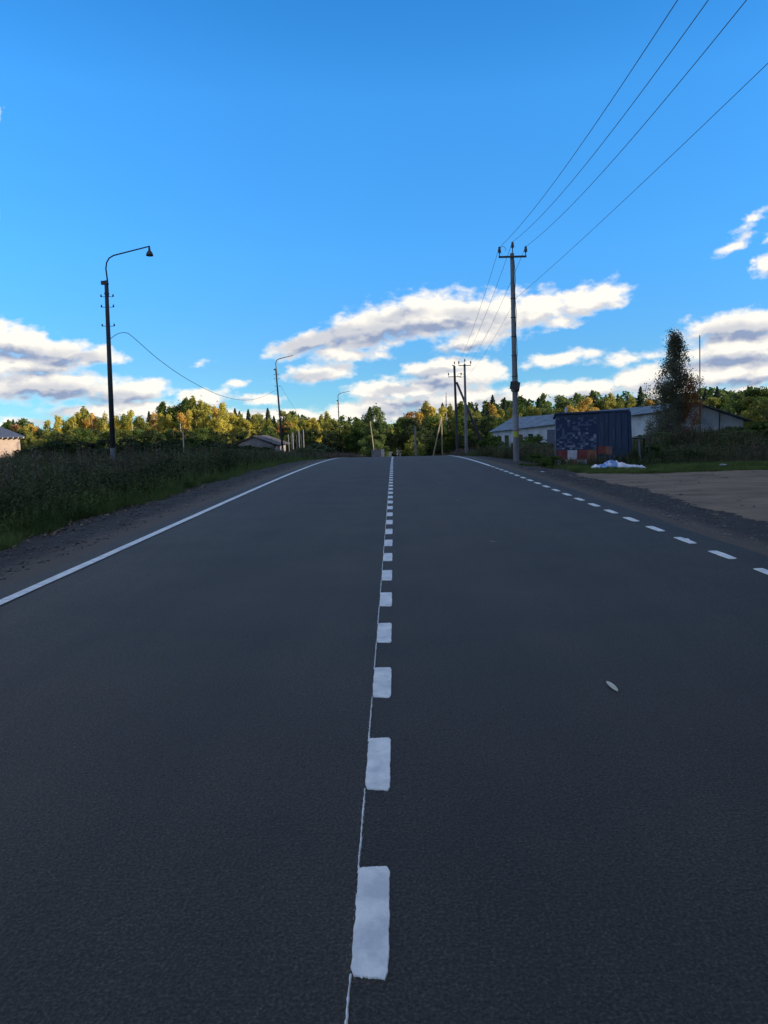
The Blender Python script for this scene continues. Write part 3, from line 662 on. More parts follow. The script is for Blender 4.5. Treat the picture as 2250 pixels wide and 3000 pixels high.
# ------------------------------------------------------------------ trees
def crown_mesh(name, kind, m_, H=10.0, n=6500, seed=0, leaf=.32, sparse=1.0):
    r = np.random.default_rng(seed); C = []; RR = []
    if kind == 'spruce':
        t = r.random(n) ** .8; layer = np.floor(t * 15) / 15; fr = (t * 15) % 1
        rad = .19 * H * (1 - t) ** .85 * (1.12 - .42 * fr) * (.85 + .3 * r.random(n)) + .05
        q = r.random(n) ** .45; a = r.uniform(0, 6.283, n); lob = 1 + .18 * np.sin(a * 5 + layer * 40)
        P0 = np.stack([rad * q * lob * np.cos(a), rad * q * lob * np.sin(a), H * (.07 + .93 * t) - .12 * rad * q], 1)
        sz = leaf * (.5 + .6 * (1 - t)) * (.6 + .8 * r.random(n))
    else:
        prm = {'birch': (.17, .16, 1.0, 22, .085), 'round': (.30, .12, .93, 30, .105), 'bushy': (.40, .02, .93, 34, .12), 'tall': (.20, .06, 1.0, 30, .09), 'shrub': (.55, .0, .9, 24, .16)}[kind]
        rw, z0, z1, K, cr_ = prm
        K = int(K * (1 + .3 * r.random()))
        t = r.random(K) ** (.95 if kind != 'birch' else 1.1); prof = np.sin(np.pi * np.clip(t * .86 + .12, 0, 1)) ** .7
        if kind in ('birch', 'tall'): prof = np.sin(np.pi * np.clip(t * .80 + .18, 0, 1)) ** .9
        a = r.uniform(0, 6.283, K); q = .25 + .75 * r.random(K) ** .6
        cc = np.stack([rw * H * prof * q * np.cos(a), rw * H * prof * q * np.sin(a), H * (z0 + (z1 - z0 - cr_ * .5) * t)], 1)
        cr2 = cr_ * H * (.6 + .8 * r.random(K)) * (1.15 - .5 * t)
        k = r.choice(K, n, p=cr2 ** 2 / (cr2 ** 2).sum()); d = r.standard_normal((n, 3)); d /= np.linalg.norm(d, axis=1)[:, None]
        rr = cr2[k] * r.random(n) ** .45; st = np.array([1, 1, 1.35 if kind in ('birch', 'tall') else .85])
        P0 = cc[k] + d * rr[:, None] * st; P0[:, 2] = np.maximum(P0[:, 2], .02 * H)
        stray = r.random(n) < .07; P0[stray] += r.standard_normal((stray.sum(), 3)) * .04 * H
        sz = leaf * (.5 + .9 * r.random(n))
    nr = P0 * np.array([1, 1, 0]); nr /= (np.linalg.norm(nr, axis=1)[:, None] + 1e-3); nr = nr + np.array([0, 0, .25]) + .75 * r.standard_normal((n, 3)); nr /= np.linalg.norm(nr, axis=1)[:, None]
    u = np.cross(nr, r.standard_normal((n, 3))); u /= np.linalg.norm(u, axis=1)[:, None]; w = np.cross(nr, u)
    s = sz[:, None] * .5
    V = np.stack([P0 - u * s, P0 + w * s * .7, P0 + u * s, P0 - w * s * .7], 1).reshape(-1, 3)
    F = np.arange(n * 4).reshape(-1, 4)
    return np_mesh(name, V, F, m_)
def trunk_mesh(name, H, m_, r0=.14, seed=0, top=.9, limbs=7):
    r = random.Random(seed); mb = MB(); pts = []; x = y = 0
    for i in range(7):
        t = i / 6; pts.append((x, y, H * top * t - (.3 if i == 0 else 0))); x += r.uniform(-.06, .06) * H * .12; y += r.uniform(-.06, .06) * H * .12
    mb.tube(pts, [r0 * (1 - .85 * i / 6) for i in range(7)], 7)
    for i in range(limbs):
        t = .25 + .65 * i / limbs; a = r.uniform(0, 6.28); j = min(5, int(t * 6)); b_ = Vector(pts[j]).lerp(Vector(pts[j + 1]), t * 6 - j)
        l = H * .22 * (1.1 - t); mb.tube([b_, b_ + Vector((math.cos(a) * l * .5, math.sin(a) * l * .5, l * .45)), b_ + Vector((math.cos(a) * l, math.sin(a) * l, l * .7))], [r0 * .35 * (1.1 - t), r0 * .2 * (1.1 - t), .012], 5)
    return mb.mesh(name, m_, True)
PROTO = {}
def proto(key, kind, leafm, barkm, r0=.14, nvar=2, **kw):
    PROTO[key] = [(crown_mesh('crown', kind, M[leafm], seed=hash_(key) + i, **kw), trunk_mesh('trunk', 10, M[barkm], r0, seed=hash_(key) + i)) for i in range(nvar)]
def hash_(s): return sum(ord(c) * (i + 3) for i, c in enumerate(s)) % 9973
proto('spruce', 'spruce', 'needles', 'bark', .15, 3, n=4200, leaf=.34)
proto('yellow_birch', 'birch', 'leaf_yellow', 'birch_bark', .12, 3)
proto('orange_birch', 'birch', 'leaf_orange', 'birch_bark', .12, 2)
proto('rust_tree', 'round', 'leaf_rust', 'bark', .16, 2, n=7500)
proto('orange_tree', 'round', 'leaf_orange', 'bark', .16, 2, n=7500)
proto('yellow_tree', 'round', 'leaf_yellow', 'bark', .16, 2, n=7500)
proto('turning_tree', 'tall', 'leaf_mixed', 'bark', .15, 3, n=7500)
proto('olive_tree', 'round', 'leaf_olive', 'bark', .17, 3, n=7500)
proto('olive_bush', 'bushy', 'leaf_olive', 'bark', .15, 2, n=8000)
proto('green_tree', 'round', 'leaf_green', 'bark', .18, 3, n=7500)
proto('green_bush', 'bushy', 'leaf_green', 'bark', .16, 3, n=8000)
proto('tall_green', 'tall', 'leaf_green', 'bark', .17, 2, n=8000)
proto('mid_tree', 'round', 'leaf_mid', 'bark', .17, 3, n=8500)
proto('mid_bush', 'bushy', 'leaf_mid', 'bark', .17, 2, n=8500)
proto('deep_bush', 'bushy', 'leaf_shade', 'bark', .16, 3, n=8000)
LOOK = {'mid_tree': ('deciduous_tree', 'fresh green full round tree', 'tree'), 'mid_bush': ('bushy_tree', 'fresh green broad bushy tree', 'tree'), 'deep_bush': ('bushy_tree', 'shade-darkened green bushy tree', 'tree'), 'spruce': ('spruce_tree', 'dark pointed spruce', 'spruce'), 'yellow_birch': ('birch_tree', 'slender yellow birch', 'birch'), 'orange_birch': ('birch_tree', 'slender orange birch', 'birch'),
 'rust_tree': ('deciduous_tree', 'rusty red round tree', 'tree'), 'orange_tree': ('deciduous_tree', 'orange round-crowned tree', 'tree'), 'yellow_tree': ('deciduous_tree', 'bright yellow round tree', 'tree'),
 'turning_tree': ('deciduous_tree', 'half green half golden tree', 'tree'), 'olive_tree': ('deciduous_tree', 'olive green round tree', 'tree'), 'olive_bush': ('bushy_tree', 'broad olive bushy tree', 'tree'),
 'green_tree': ('deciduous_tree', 'dark green round tree', 'tree'), 'green_bush': ('bushy_tree', 'broad dark green bushy tree', 'tree'), 'tall_green': ('deciduous_tree', 'tall narrow green tree', 'tree')}
ZONES = [(70, 'behind the pink house'), (300, 'between pink house and nearest lamp'), (430, 'just right of nearest lamp'), (560, 'above the thin pale post'),
 (680, 'left of the grey shed'), (820, 'behind the grey shed'), (985, 'between second and third lamps'), (1148, 'left of the vanishing road'),
 (1300, 'right of the vanishing road'), (1400, 'behind the braced pole'), (1520, 'left of the nearest utility pole'), (1640, 'right of the nearest utility pole'), (1850, 'behind the barn roof'), (2040, 'behind the lone birch'), (9999, 'behind the barn gable')]
SEEN = {}
def tree(key, px, py, Y, wide=1.0, label=None, row='far'):
    p = P(px, py, Y); g_ = gz(p.x, Y) - .1; H = p.z - g_
    if H < 1.0: H = 1.0
    if key.split('_')[-1] in ('tree', 'bush'): H *= 1.07
    s = H / 10.0; nm, look, cat = LOOK[key]
    if key == 'spruce': wide *= 1.25
    zone = next(z for lim, z in ZONES if px < lim)
    zone = ('lower ' if row == 'near' else '') , look, zone
    o_ = empty(nm, (p.x, Y, g_), random.uniform(0, 6.28), (s * wide, s * wide, s))
    tag(o_, 'tree', cat, 'trees of the wood across the fields'); SEEN.setdefault(zone, []).append((px, o_))
    cm, tm = random.choice(PROTO[key])
    a = bpy.data.objects.new('crown', cm); link(a, o_); b_ = bpy.data.objects.new('trunk', tm); link(b_, o_)
    return o_
# trees read one by one along the skyline (photo x, photo y of the top, distance)
LIST = [('spruce',38,1228,190),('rust_tree',45,1240,170),('orange_tree',88,1243,170),('yellow_tree',70,1245,160),('rust_tree',112,1240,175),('yellow_birch',140,1232,160),('yellow_birch',168,1218,165),('turning_tree',190,1240,160),
 ('olive_tree',205,1225,170),('yellow_birch',214,1220,158),('yellow_birch',232,1206,160),('turning_tree',247,1204,170),('spruce',256,1202,190),('orange_birch',268,1207,160),('olive_tree',290,1218,165),('turning_tree',305,1222,160),('yellow_birch',345,1216,165),
 ('turning_tree',362,1220,170),('yellow_birch',384,1203,165),('olive_tree',404,1216,170),('spruce',436,1204,190),('orange_birch',452,1206,165),('yellow_birch',470,1210,160),('tall_green',478,1182,185),('tall_green',500,1190,190),('yellow_birch',498,1212,160),('orange_birch',528,1210,158),
 ('tall_green',520,1186,185),('tall_green',545,1172,185),('turning_tree',566,1176,175),('yellow_birch',555,1200,160),('turning_tree',590,1182,175),('yellow_birch',606,1184,160),('orange_birch',628,1192,162),('yellow_birch',645,1178,165),('yellow_tree',662,1196,160),('yellow_tree',640,1215,150),
 ('spruce',688,1196,200),('spruce',701,1204,200),('spruce',727,1199,200),('turning_tree',705,1220,165),('yellow_tree',722,1222,160),('olive_tree',757,1208,180),('turning_tree',742,1222,160),('spruce',784,1195,190),('olive_tree',772,1226,165),
 ('spruce',802,1218,185),('turning_tree',788,1235,160),('olive_tree',832,1200,180),('spruce',850,1204,190),('spruce',874,1213,195),('green_tree',856,1204,185),('yellow_birch',866,1216,165),('orange_tree',842,1232,165),('rust_tree',822,1240,165),('olive_tree',890,1224,170),('yellow_tree',905,1222,170),('yellow_birch',922,1222,165),('turning_tree',940,1224,170),
 ('turning_tree',958,1216,175),('olive_tree',975,1226,170),('green_tree',1000,1232,180),('olive_tree',1018,1238,170),('green_tree',1035,1236,165),('olive_tree',1052,1232,165),('yellow_tree',980,1270,140),
 ('spruce',1083,1192,142),('mid_tree',1104,1186,132),('green_tree',1070,1222,140),('green_bush',1060,1250,138),('mid_tree',1116,1224,128),('mid_bush',1092,1254,124),('yellow_birch',1138,1244,138),('green_bush',1040,1262,140),
 ('green_tree',1172,1222,225),('green_tree',1196,1216,200),('green_bush',1196,1240,214),('rust_tree',1208,1200,185),('orange_birch',1222,1206,175),('orange_birch',1232,1212,175),('turning_tree',1246,1188,180),('orange_birch',1262,1190,178),('yellow_birch',1270,1196,172),('green_tree',1215,1245,150),('olive_bush',1212,1275,118),
 ('spruce',1296,1180,200),('yellow_tree',1295,1192,150),('green_tree',1285,1220,160),('turning_tree',1320,1196,185),('olive_tree',1335,1200,180),('tall_green',1350,1181,175),('olive_tree',1372,1196,170),('spruce',1384,1182,205),('spruce',1396,1186,205),
 ('spruce',1418,1190,200),('spruce',1443,1157,190),('spruce',1432,1178,195),('orange_birch',1440,1180,170),('olive_bush',1400,1205,165),('olive_tree',1462,1196,170),('spruce',1478,1164,190),('spruce',1490,1180,195),('olive_bush',1450,1215,150),('olive_tree',1500,1190,175),
 ('green_tree',1530,1180,180),('spruce',1548,1172,195),('spruce',1578,1164,190),('olive_tree',1560,1186,170),('mid_tree',1600,1182,180),('mid_tree',1640,1157,165),('olive_tree',1655,1165,170),('orange_tree',1672,1188,160),('green_tree',1688,1176,175),('orange_tree',1722,1166,170),('olive_tree',1712,1162,180),
 ('spruce',1744,1156,190),('olive_tree',1770,1162,180),('spruce',1775,1156,200),('turning_tree',1790,1160,180),('spruce',1810,1154,200),('olive_tree',1825,1165,175),('spruce',1838,1160,200),('turning_tree',1850,1168,175),('spruce',1877,1132,170),('orange_tree',1898,1168,190),('olive_tree',1915,1166,190),
 ('olive_tree',1940,1158,190),('green_tree',1965,1155,190),('orange_tree',2040,1172,150),('olive_tree',2010,1150,190),('spruce',2067,1140,170),('spruce',2101,1132,170),('olive_bush',2085,1160,150),('green_tree',2125,1165,150),
 ('mid_bush',2165,1140,140),('green_bush',2215,1130,140),('mid_bush',2258,1130,140),('olive_bush',2200,1158,125),('olive_bush',2248,1165,120),('green_bush',2300,1130,140),('green_bush',2350,1128,140)]
for (k, x, y, D) in LIST: tree(k, x, y, D)
# the darker, lower front row
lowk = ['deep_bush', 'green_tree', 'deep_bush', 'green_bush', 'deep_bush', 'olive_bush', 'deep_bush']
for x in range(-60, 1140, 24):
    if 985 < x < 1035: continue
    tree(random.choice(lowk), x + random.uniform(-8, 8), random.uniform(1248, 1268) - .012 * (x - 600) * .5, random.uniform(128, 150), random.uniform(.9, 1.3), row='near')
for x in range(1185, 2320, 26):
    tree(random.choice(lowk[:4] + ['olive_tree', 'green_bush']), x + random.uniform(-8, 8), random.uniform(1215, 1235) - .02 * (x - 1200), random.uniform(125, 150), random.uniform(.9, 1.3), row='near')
ORD = {1: [''], 2: ['left one', 'right one'], 3: ['left one', 'middle one', 'right one']}
NTH = ['leftmost', 'second from left', 'third from left', 'fourth from left', 'fifth from left', 'sixth from left', 'seventh from left', 'eighth from left']
for (low, look, zone), lst in SEEN.items():
    lst.sort(key=lambda t: t[0])
    for i, (px, o_) in enumerate(lst):
        w = ORD[len(lst)][i] if len(lst) < 4 else ('rightmost' if i == len(lst) - 1 else NTH[min(i, 7)])
        o_['label'] = f"{low}{look} {zone}" + (f", {w}" if w else '')
# far-off wood behind as one mass
def mass(name, pts, label, m_):
    Vs = []; Fs = []; b_ = 0
    for (x, y, z, H, w) in pts:
        me = random.choice(MASSP); s = H / 10
        v = me * np.array([s * w, s * w, s]) + np.array([x, y, z]); Vs.append(v)
    V = np.concatenate(Vs); o_ = bpy.data.objects.new(name, np_mesh(name, V, np.arange(len(V)).reshape(-1, 4), m_)); link(o_); tag(o_, label, 'wood', kind='stuff'); return o_
def verts_of(me):
    a = np.empty(len(me.vertices) * 3, dtype=np.float32); me.vertices.foreach_get('co', a); return a.reshape(-1, 3)
MASSP = [verts_of(crown_mesh('tmp', 'round', M['leaf_green'], n=700, leaf=.75, seed=50 + i)) for i in range(4)]
pts = []
for i in range(150):
    a = random.uniform(-36, 36); D = random.uniform(215, 260); x = D * math.tan(R(a)); H = random.uniform(8.5, 10.5) + (2.5 if x > 20 else 0)
    pts.append((x, D, gz(x, D), H, 1.2))
mass('distant_wood', pts, 'far dark green wood forming the backdrop of the tree line', M['leaf_green'])

# wood added out of view on the right to shade the road
MASSP = [verts_of(crown_mesh('tmp', 'bushy', M['leaf_green'], n=2000, leaf=.95, seed=70 + i)) for i in range(4)]
pts = []
for row in range(3):
    for y in np.arange(-42, 120, 6.0):
        x = max(34, .50 * y + 17) + row * 8 + random.uniform(-1.5, 1.5)
        pts.append((x, y + row * 2, gz(x, y) - .2, random.uniform(27, 31) if y < 92 else 21, .56 if y < 92 else .7))
mass('shade_caster_wood', pts, 'unseen tall wood added beyond the lot to shade the road', M['leaf_green'])
mb = MB()
for (x, y, z, H, w) in pts: mb.tube([(x, y, z), (x + .2, y, z + H * .6)], [.35, .12], 6)
tag(mb.build('shade_caster_trunks', M['bark']), 'dark trunks of the unseen wood added to shade the road', 'wood', kind='stuff')

# lone birch in front of the barn
def lone_birch():
    Y = 50; p = P(1978, 962, Y); g_ = gz(p.x, Y); H = p.z - g_; root = empty('birch_tree', (p.x, Y, g_ - .1))
    tag(root, 'tall lone birch thinning to bare twigs, in front of the white barn', 'birch')
    r = np.random.default_rng(3); rr = random.Random(4)
    mb = MB(); stems = []
    for (dx, hh, lean) in ((-.05, .97, .0), (.22, .62, .035), (-.32, .55, -.035)):
        pts = [Vector((dx + lean * H * t * 1.0 + .05 * math.sin(9 * t + dx * 7), .1 * math.sin(5 * t + dx), H * hh * t - .1)) for t in np.linspace(0, 1, 9)]
        mb.tube(pts, [.085 * (1 - .88 * t) for t in np.linspace(0, 1, 9)], 7); stems.append(pts)
    mb.build('trunk', M['bark'], root, True)
    prof = lambda t: np.interp(t, [0, .10, .22, .35, .5, .68, .82, .93, 1.0], [1.0, 1.35, 1.45, 1.36, 1.12, .82, .54, .28, .04])
    bm_ = MB(); C = []
    for i in range(170):
        t = .12 + .86 * rr.random() ** .9; sp_ = stems[rr.choice([0, 0, 1, 2])]; tt = min(.97, t); j = min(7, int(tt * 8)); b_ = sp_[j].lerp(sp_[j + 1], tt * 8 - j)
        a = rr.uniform(0, 6.28); L_ = float(prof(b_.z / H)) * rr.uniform(.55, 1.05)
        m1 = b_ + Vector((math.cos(a) * L_ * .5, math.sin(a) * L_ * .5, L_ * .55)); e = b_ + Vector((math.cos(a) * L_, math.sin(a) * L_, L_ * .45)); d = e + Vector((math.cos(a) * .1, math.sin(a) * .1, -.35))
        bm_.tube([b_, m1, e, d], [.016, .010, .006, .003], 4, False); C += [(m1, .16), (e, .20), (e.lerp(d, .6), .20), (b_.lerp(m1, .7), .13), (d, .15)]
    for i in range(14):
        C.append((Vector((-.15 + rr.gauss(0, .10), rr.gauss(0, .1), H * (.86 + .13 * i / 14))), .14))
    bm_.build('limbs', M['bark'], root)
    n = 36000; cc = np.array([c for c, _ in C]); cr2 = np.array([q for _, q in C]); k = r.integers(0, len(C), n)
    P0 = cc[k] + r.standard_normal((n, 3)) * cr2[k][:, None] * np.array([.75, .75, 1.1]); P0 = P0[P0[:, 2] > .55]; n = len(P0)
    sz = .085 * (.6 + .8 * r.random(n)); u = r.standard_normal((n, 3)); u /= np.linalg.norm(u, axis=1)[:, None]; w = np.cross(u, r.standard_normal((n, 3))); w /= np.linalg.norm(w, axis=1)[:, None]
    s = sz[:, None] * .5; V = np.stack([P0 - u * s, P0 + w * s * .75, P0 + u * s, P0 - w * s * .75], 1)
    orange = (P0[:, 0] > .35) & (P0[:, 2] < .62 * H) & (r.random(n) < .75)
    for nm, sel, m_ in (('crown', ~orange, M['leaf_birch']), ('turned_leaves', orange, M['leaf_rust'])):
        v = V[sel].reshape(-1, 3); o_ = bpy.data.objects.new(nm, np_mesh(nm, v, np.arange(len(v)).reshape(-1, 4), m_)); link(o_, root)
        if nm != 'crown': o_['label'] = 'orange leaves low on the right side'
M['leaf_birch'] = leafmat('dull_birch_leaves', (.10, .11, .075), (.20, .20, .13), 1.2, .5, 0)
lone_birch()

# bushes near the verges
def bush(px, py, Y, w, label, m_='leaf_green', n=2200):
    p = P(px, py, Y); g_ = gz(p.x, Y); H = max(.5, p.z - g_); root = empty('bush', (p.x, Y, g_ - .05), 0, (w / 10, w / 10, H / 10))
    tag(root, label, 'bush')
    a = bpy.data.objects.new('foliage', crown_mesh('foliage', 'shrub', M[m_], n=n, leaf=.75, seed=int(px))); link(a, root)
    mb = MB()
    for i in range(5):
        an = i * 1.3; mb.tube([(0, 0, 0), (math.cos(an) * 1.8, math.sin(an) * 1.8, 6)], [.22, .07], 5)
    mb.build('stems', M['bark'], root)
bush(1575, 1318, 28.5, 1.2, 'dark green bush between the nearest utility pole and the blue board')
bush(1620, 1325, 27.5, .8, 'low bush at the left foot of the blue board')
bush(1905, 1290, 31, 1.6, 'dark shrub right of the leaning table frame')
bush(560, 1270, 70, 3.2, 'dark bush beside the thin pale post', 'leaf_green')
bush(700, 1335, 45, 1.4, 'fresh green bush at the verge below the grey shed', 'weed_green')
for i, (x, y, D, w) in enumerate([(1560,1285,48,3),(1900,1262,47,3),(1960,1256,46,3.2),(2010,1262,45,3),(2130,1236,50,3.4),(2195,1240,47,3.8)]):
    bush(x, y, D, w, 'dull scrub bush before the barn wall, ' + ['leftmost', 'second from left', 'third from left', 'fourth from left', 'fifth from left', 'rightmost'][i], 'weed_dark')
for i, (x, y, w) in enumerate([(645,1288,5),(690,1294,4.5),(735,1299,4.5),(785,1304,4)]):
    bush(x, y, 98, w, 'dull scrub in front of the grey shed, ' + ['leftmost clump', 'second clump', 'third clump', 'rightmost clump'][i], 'leaf_shade')
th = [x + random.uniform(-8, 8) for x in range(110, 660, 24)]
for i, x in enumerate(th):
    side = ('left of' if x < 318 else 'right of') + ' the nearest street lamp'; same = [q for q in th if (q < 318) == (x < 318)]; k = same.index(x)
    bush(x, random.uniform(1272, 1298), random.uniform(64, 84), random.uniform(3.5, 5.5), f"dark thicket bush {side}, " + (NTH + ['ninth from left', 'tenth from left', 'eleventh from left', 'twelfth from left', 'thirteenth from left', 'fourteenth from left', 'fifteenth from left'])[k], 'leaf_shade')
bush(1440, 1265, 60, 3, 'dark bush left of the nearest utility pole')
bush(1560, 1262, 60, 3.4, 'dark bush in front of the far end of the barn')
bush(2170, 1240, 48, 4.0, 'broad dark bush under the barn gable at right')
bush(2240, 1225, 46, 4.0, 'dark bush at the right edge under the barn gable')
bush(2085, 1262, 44, 2.6, 'dark shrub just right of the thin mast')
bush(930, 1290, 100, 6, 'brownish thicket left of the third street lamp', 'weed_dark')
bush(900, 1300, 95, 4, 'dull thicket between the pale posts and third lamp', 'weed_dark')

# ------------------------------------------------------------------ street lamps (left)
LAMPS = []
def street_lamp(bx, tx, ty, Y, label, bell=True, hooks=3):
    """pole base under photo x bx, pole top at (tx,ty)"""
    top = P(tx, ty, Y); b_ = P(bx, 1330, Y); g_ = gz(b_.x, Y); root = empty('street_lamp', (b_.x, Y, g_)); tag(root, label, 'street lamp', 'street lamps along the left side of the road')
    T = top - Vector((b_.x, Y, g_)); H = T.length; ax = T.normalized()
    mb = MB(); mb.tube([ax * (-.5), ax * 1.35], [.15, .134], 10); mb.build('pole_foot', M['dark_concrete'], root, True)
    mb = MB(); mb.tube([ax * 1.3, ax * H], [.128, .085], 10); mb.build('pole', M['dark_wood'], root, True)
    t = ax * H; mb = MB(); arm = [t - ax * .75 + Vector((.07, 0, 0)), t + Vector((.03, 0, .05)), t + Vector((.02, 0, .55)), t + Vector((.07, 0, .82)), t + Vector((.20, 0, 1.02)), t + Vector((.42, 0, 1.14)), t + Vector((2.15, 0, 1.52))]
    arm[1] = t + Vector((.06, 0, 0)); mb.tube(arm, [q * (1 if bell else 1.5) for q in (.040, .040, .036, .034, .034, .034, .030)], 8); mb.build('arm', M['steel'], root, True)
    mb = MB()
    for q in (.15, .6):
        mb.tube([t - ax * (q + .03), t - ax * (q - .03)], .115, 10)
    mb.build('clamp', M['steel'], root)
    if bell:
        e = t + Vector((2.12, 0, 1.50)); mb = MB(); mb.lathe(e, [(.14, -.40), (.165, -.42), (.165, -.36), (.13, -.27), (.055, -.17), (.05, -.05), (.02, .0)], 14)
        ls = mb.build('lamp_shade', M['steel'], root, True); mb = MB(); mb.lathe(e, [(.02, -.46), (.05, -.44), (.06, -.40)], 10); mb.build('bulb', M['tile_white'], ls, True)
    mb = MB(); mb.box(t + Vector((-.16, 0, -.10)), (.15, .14, .17)); mb.box(t + Vector((-.07, 0, -.14)), (.1, .05, .05)); mb.build('junction_box', M['steel'], root)
    for q in range(hooks):
        zz = [.74, 1.22, 2.10][q]; c_ = t - ax * zz; br = MB()
        br.tube([c_ + Vector((-.27, 0, 0)), c_ + Vector((.30, 0, -.01))], .013, 6); bro = br.build('bracket', M['steel'], root)
        for s_ in (-.27, .30):
            im = MB(); im.lathe(c_ + Vector((s_, 0, -.01)), [(.012, 0), (.04, .015), (.045, .05), (.028, .075), (.032, .10), (.012, .13)], 8); im.build('insulator', M['porcelain'], bro, True)
    LAMPS.append((root, Vector((b_.x, Y, g_)), ax, H))
    return root
street_lamp(330, 311, 822, 37, 'nearest street lamp with hanging bell shade on a dark pole')
street_lamp(830, 808, 1080, 93, 'second street lamp, leaning pole with bare curved arm', False)
street_lamp(999, 990, 1172, 135, 'third and farthest street lamp, thin pole with curved arm', False)

def cable(name, pts, rad, label, cat='cable', group=None, m_='wire', n=6):
    mb = MB(); mb.tube(pts, rad, n, False); o_ = mb.build(name, M[m_]); tag(o_, label, cat, group); return o_
def smooth_pts(cp, n=40):
    out = []
    cp = [cp[0]] + cp + [cp[-1]]
    for i in range(1, len(cp) - 2):
        for k in range(n // (len(cp) - 3) + 1):
            t = k / (n // (len(cp) - 3) + 1); a, b_, c, d = cp[i - 1:i + 3]
            out.append(.5 * ((2 * b_) + (c - a) * t + (2 * a - 5 * b_ + 4 * c - d) * t * t + (3 * b_ - a - 3 * c + d) * t ** 3))
    out.append(cp[-2]); return out
cable('sagging_cable', smooth_pts([P(324, 992, 37), P(345, 978, 37.3), P(368, 975, 37.8), P(390, 988, 38.6), P(470, 1057, 42), P(556, 1115, 48), P(644, 1158, 58), P(712, 1172, 70), P(762, 1165, 81), P(810, 1142, 92.9)], 60), .015,
      'slack cable looping from the nearest street lamp to the second one', 'cable')
cable('sagging_cable', smooth_pts([P(822, 1130, 93), P(845, 1170, 102), P(868, 1202, 112), P(895, 1226, 120), P(992, 1215, 134.9)], 30), .016, 'thin slack cable from the second street lamp down to the third', 'cable')

# ------------------------------------------------------------------ utility poles (right)
def pin_insulator(mb, c, s=1.0):
    prof = [(.02, 0), (.03, .06), (.075, .07), (.08, .11), (.045, .13), (.07, .15), (.072, .19), (.04, .21), (.055, .23), (.05, .28), (.02, .31)]
    mb.lathe(c, [(r_ * s, z * s) for r_, z in prof], 10)
def utility_pole(px, top_y, arm_y, half, Y, label, base_py=1330, base_px=None, r0=.13, r1=.085, m_='concrete', box=False, arms=True, top_px=None):
    top = P(top_px or px, top_y, Y); b_ = P(base_px or px, base_py, Y); g_ = gz(b_.x, Y); base = Vector((b_.x, Y, g_)); root = empty('utility_pole', base); tag(root, label, 'utility pole', 'utility poles along the right side of the road')
    T = top - base; H = T.length; ax = T.normalized(); mb = MB()
    # trapezoid section: four faces with small chamfers
    mb.tube([ax * (-.6), ax * (H * .5), ax * H], [r0 * 1.1, (r0 + r1) / 2, r1], 8); mb.build('pole', M[m_], root)
    ins = []
    if arms:
        A = P(px, arm_y, Y) - base; c_ = ax * (A.z / ax.z); bm_ = MB(); bm_.box(c_ + Vector((0, -r1 - .04, 0)), (half * 2, .075, .075)); cr_ = bm_.build('crossarm', M['steel'], root)
        for s_ in (-1, 1):
            mb = MB(); e = c_ + Vector((s_ * (half - .03), -r1 - .04, .03)); mb.tube([e, e + Vector((s_ * .0, 0, .13))], .02, 6); mb.build('pin', M['steel'], cr_)
            mb = MB(); pin_insulator(mb, e + Vector((0, 0, .10))); mb.build('insulator', M['porcelain'], cr_, True); ins.append(base + e + Vector((0, 0, .38)))
        mb = MB(); e = ax * H + Vector((.02, 0, -.2)); mb.tube([e, e + Vector((0, 0, .42))], .022, 6); mb.build('pin', M['steel'], root)
        mb = MB(); pin_insulator(mb, e + Vector((0, 0, .38))); mb.build('insulator', M['porcelain'], root, True); ins.insert(1, base + e + Vector((0, 0, .68)))
        for s_ in (-1, 1):
            mb = MB(); mb.tube([c_ + Vector((s_ * half * .55, -r1 - .05, 0)), c_ + Vector((0, -r1 - .02, -.0)) - ax * .0], .014, 5); 
    if box:
        q = ax * ((P(px, 1132, Y) - base).z / ax.z); mb = MB(); rt = Matrix.Rotation(R(8), 3, 'Y')
        mb.box(q + Vector((-.02, -.17, .02)), (.42, .10, .34), rt); mb.box(q + Vector((.05, .15, -.06)), (.36, .10, .30), rt)
        for dz in (-.22, .2): mb.tube([q + Vector((0, 0, dz - .02)), q + Vector((0, 0, dz + .02))], .155, 10)
        mb.build('junction_box', M['steel'], root)
        q = ax * ((P(px, 1272, Y) - base).z / ax.z); mb = MB(); mb.tube([q - ax * .13, q + ax * .13], .141, 8, False); mb.build('yellow_sticker', M['yellow'], root)
        q = ax * ((P(px, 1237, Y) - base).z / ax.z); mb = MB(); mb.tube([q - ax * .36, q + ax * .33], .1385, 8, False); mb.build('pale_band', M['pale_band'], root)
        mb = MB(); pts = [ax * (H * .30) + Vector((.16, -.03, 0))] + [ax * (H * t) + Vector((.145 - .05 * t + .02 * math.sin(t * 37), -.03, 0)) for t in np.linspace(.34, .97, 14)]
        mb.tube(pts, .014, 5); mb.build('down_cable', M['steel'], root)
        for t in (.42, .52, .61, .70, .79): 
            mb = MB(); q = ax * (H * t); rr_ = r0 + (r1 - r0) * t + .012; mb.tube([q - ax * .015, q + ax * .015], rr_ + .012, 8); mb.build('strap', M['steel'], root)
    return root, base, ax, H, ins
NP = utility_pole(1500, 742, 754, .60, 34.6, 'nearest concrete utility pole with crossarm and yellow sticker', base_px=1513, base_py=1340, top_px=1500, box=True)
FP = utility_pole(1363, 1066, 1071, .62, 78, 'second concrete utility pole, pale, in front of the brace', base_px=1367, r0=.16, r1=.10, top_px=1361)
BP = utility_pole(1335, 1072, 1104, .72, 86, 'dark braced utility pole with its top bent to the left', base_px=1341, m_='dark_wood', r0=.16, r1=.12, top_px=1331)
mb = MB(); a_ = P(1338, 1120, 86) - BP[1]; e_ = P(1412, 1300, 84) - BP[1]; mb.tube([a_, e_], [.12, .15], 8); mb.build('brace', M['dark_wood'], BP[0], True)
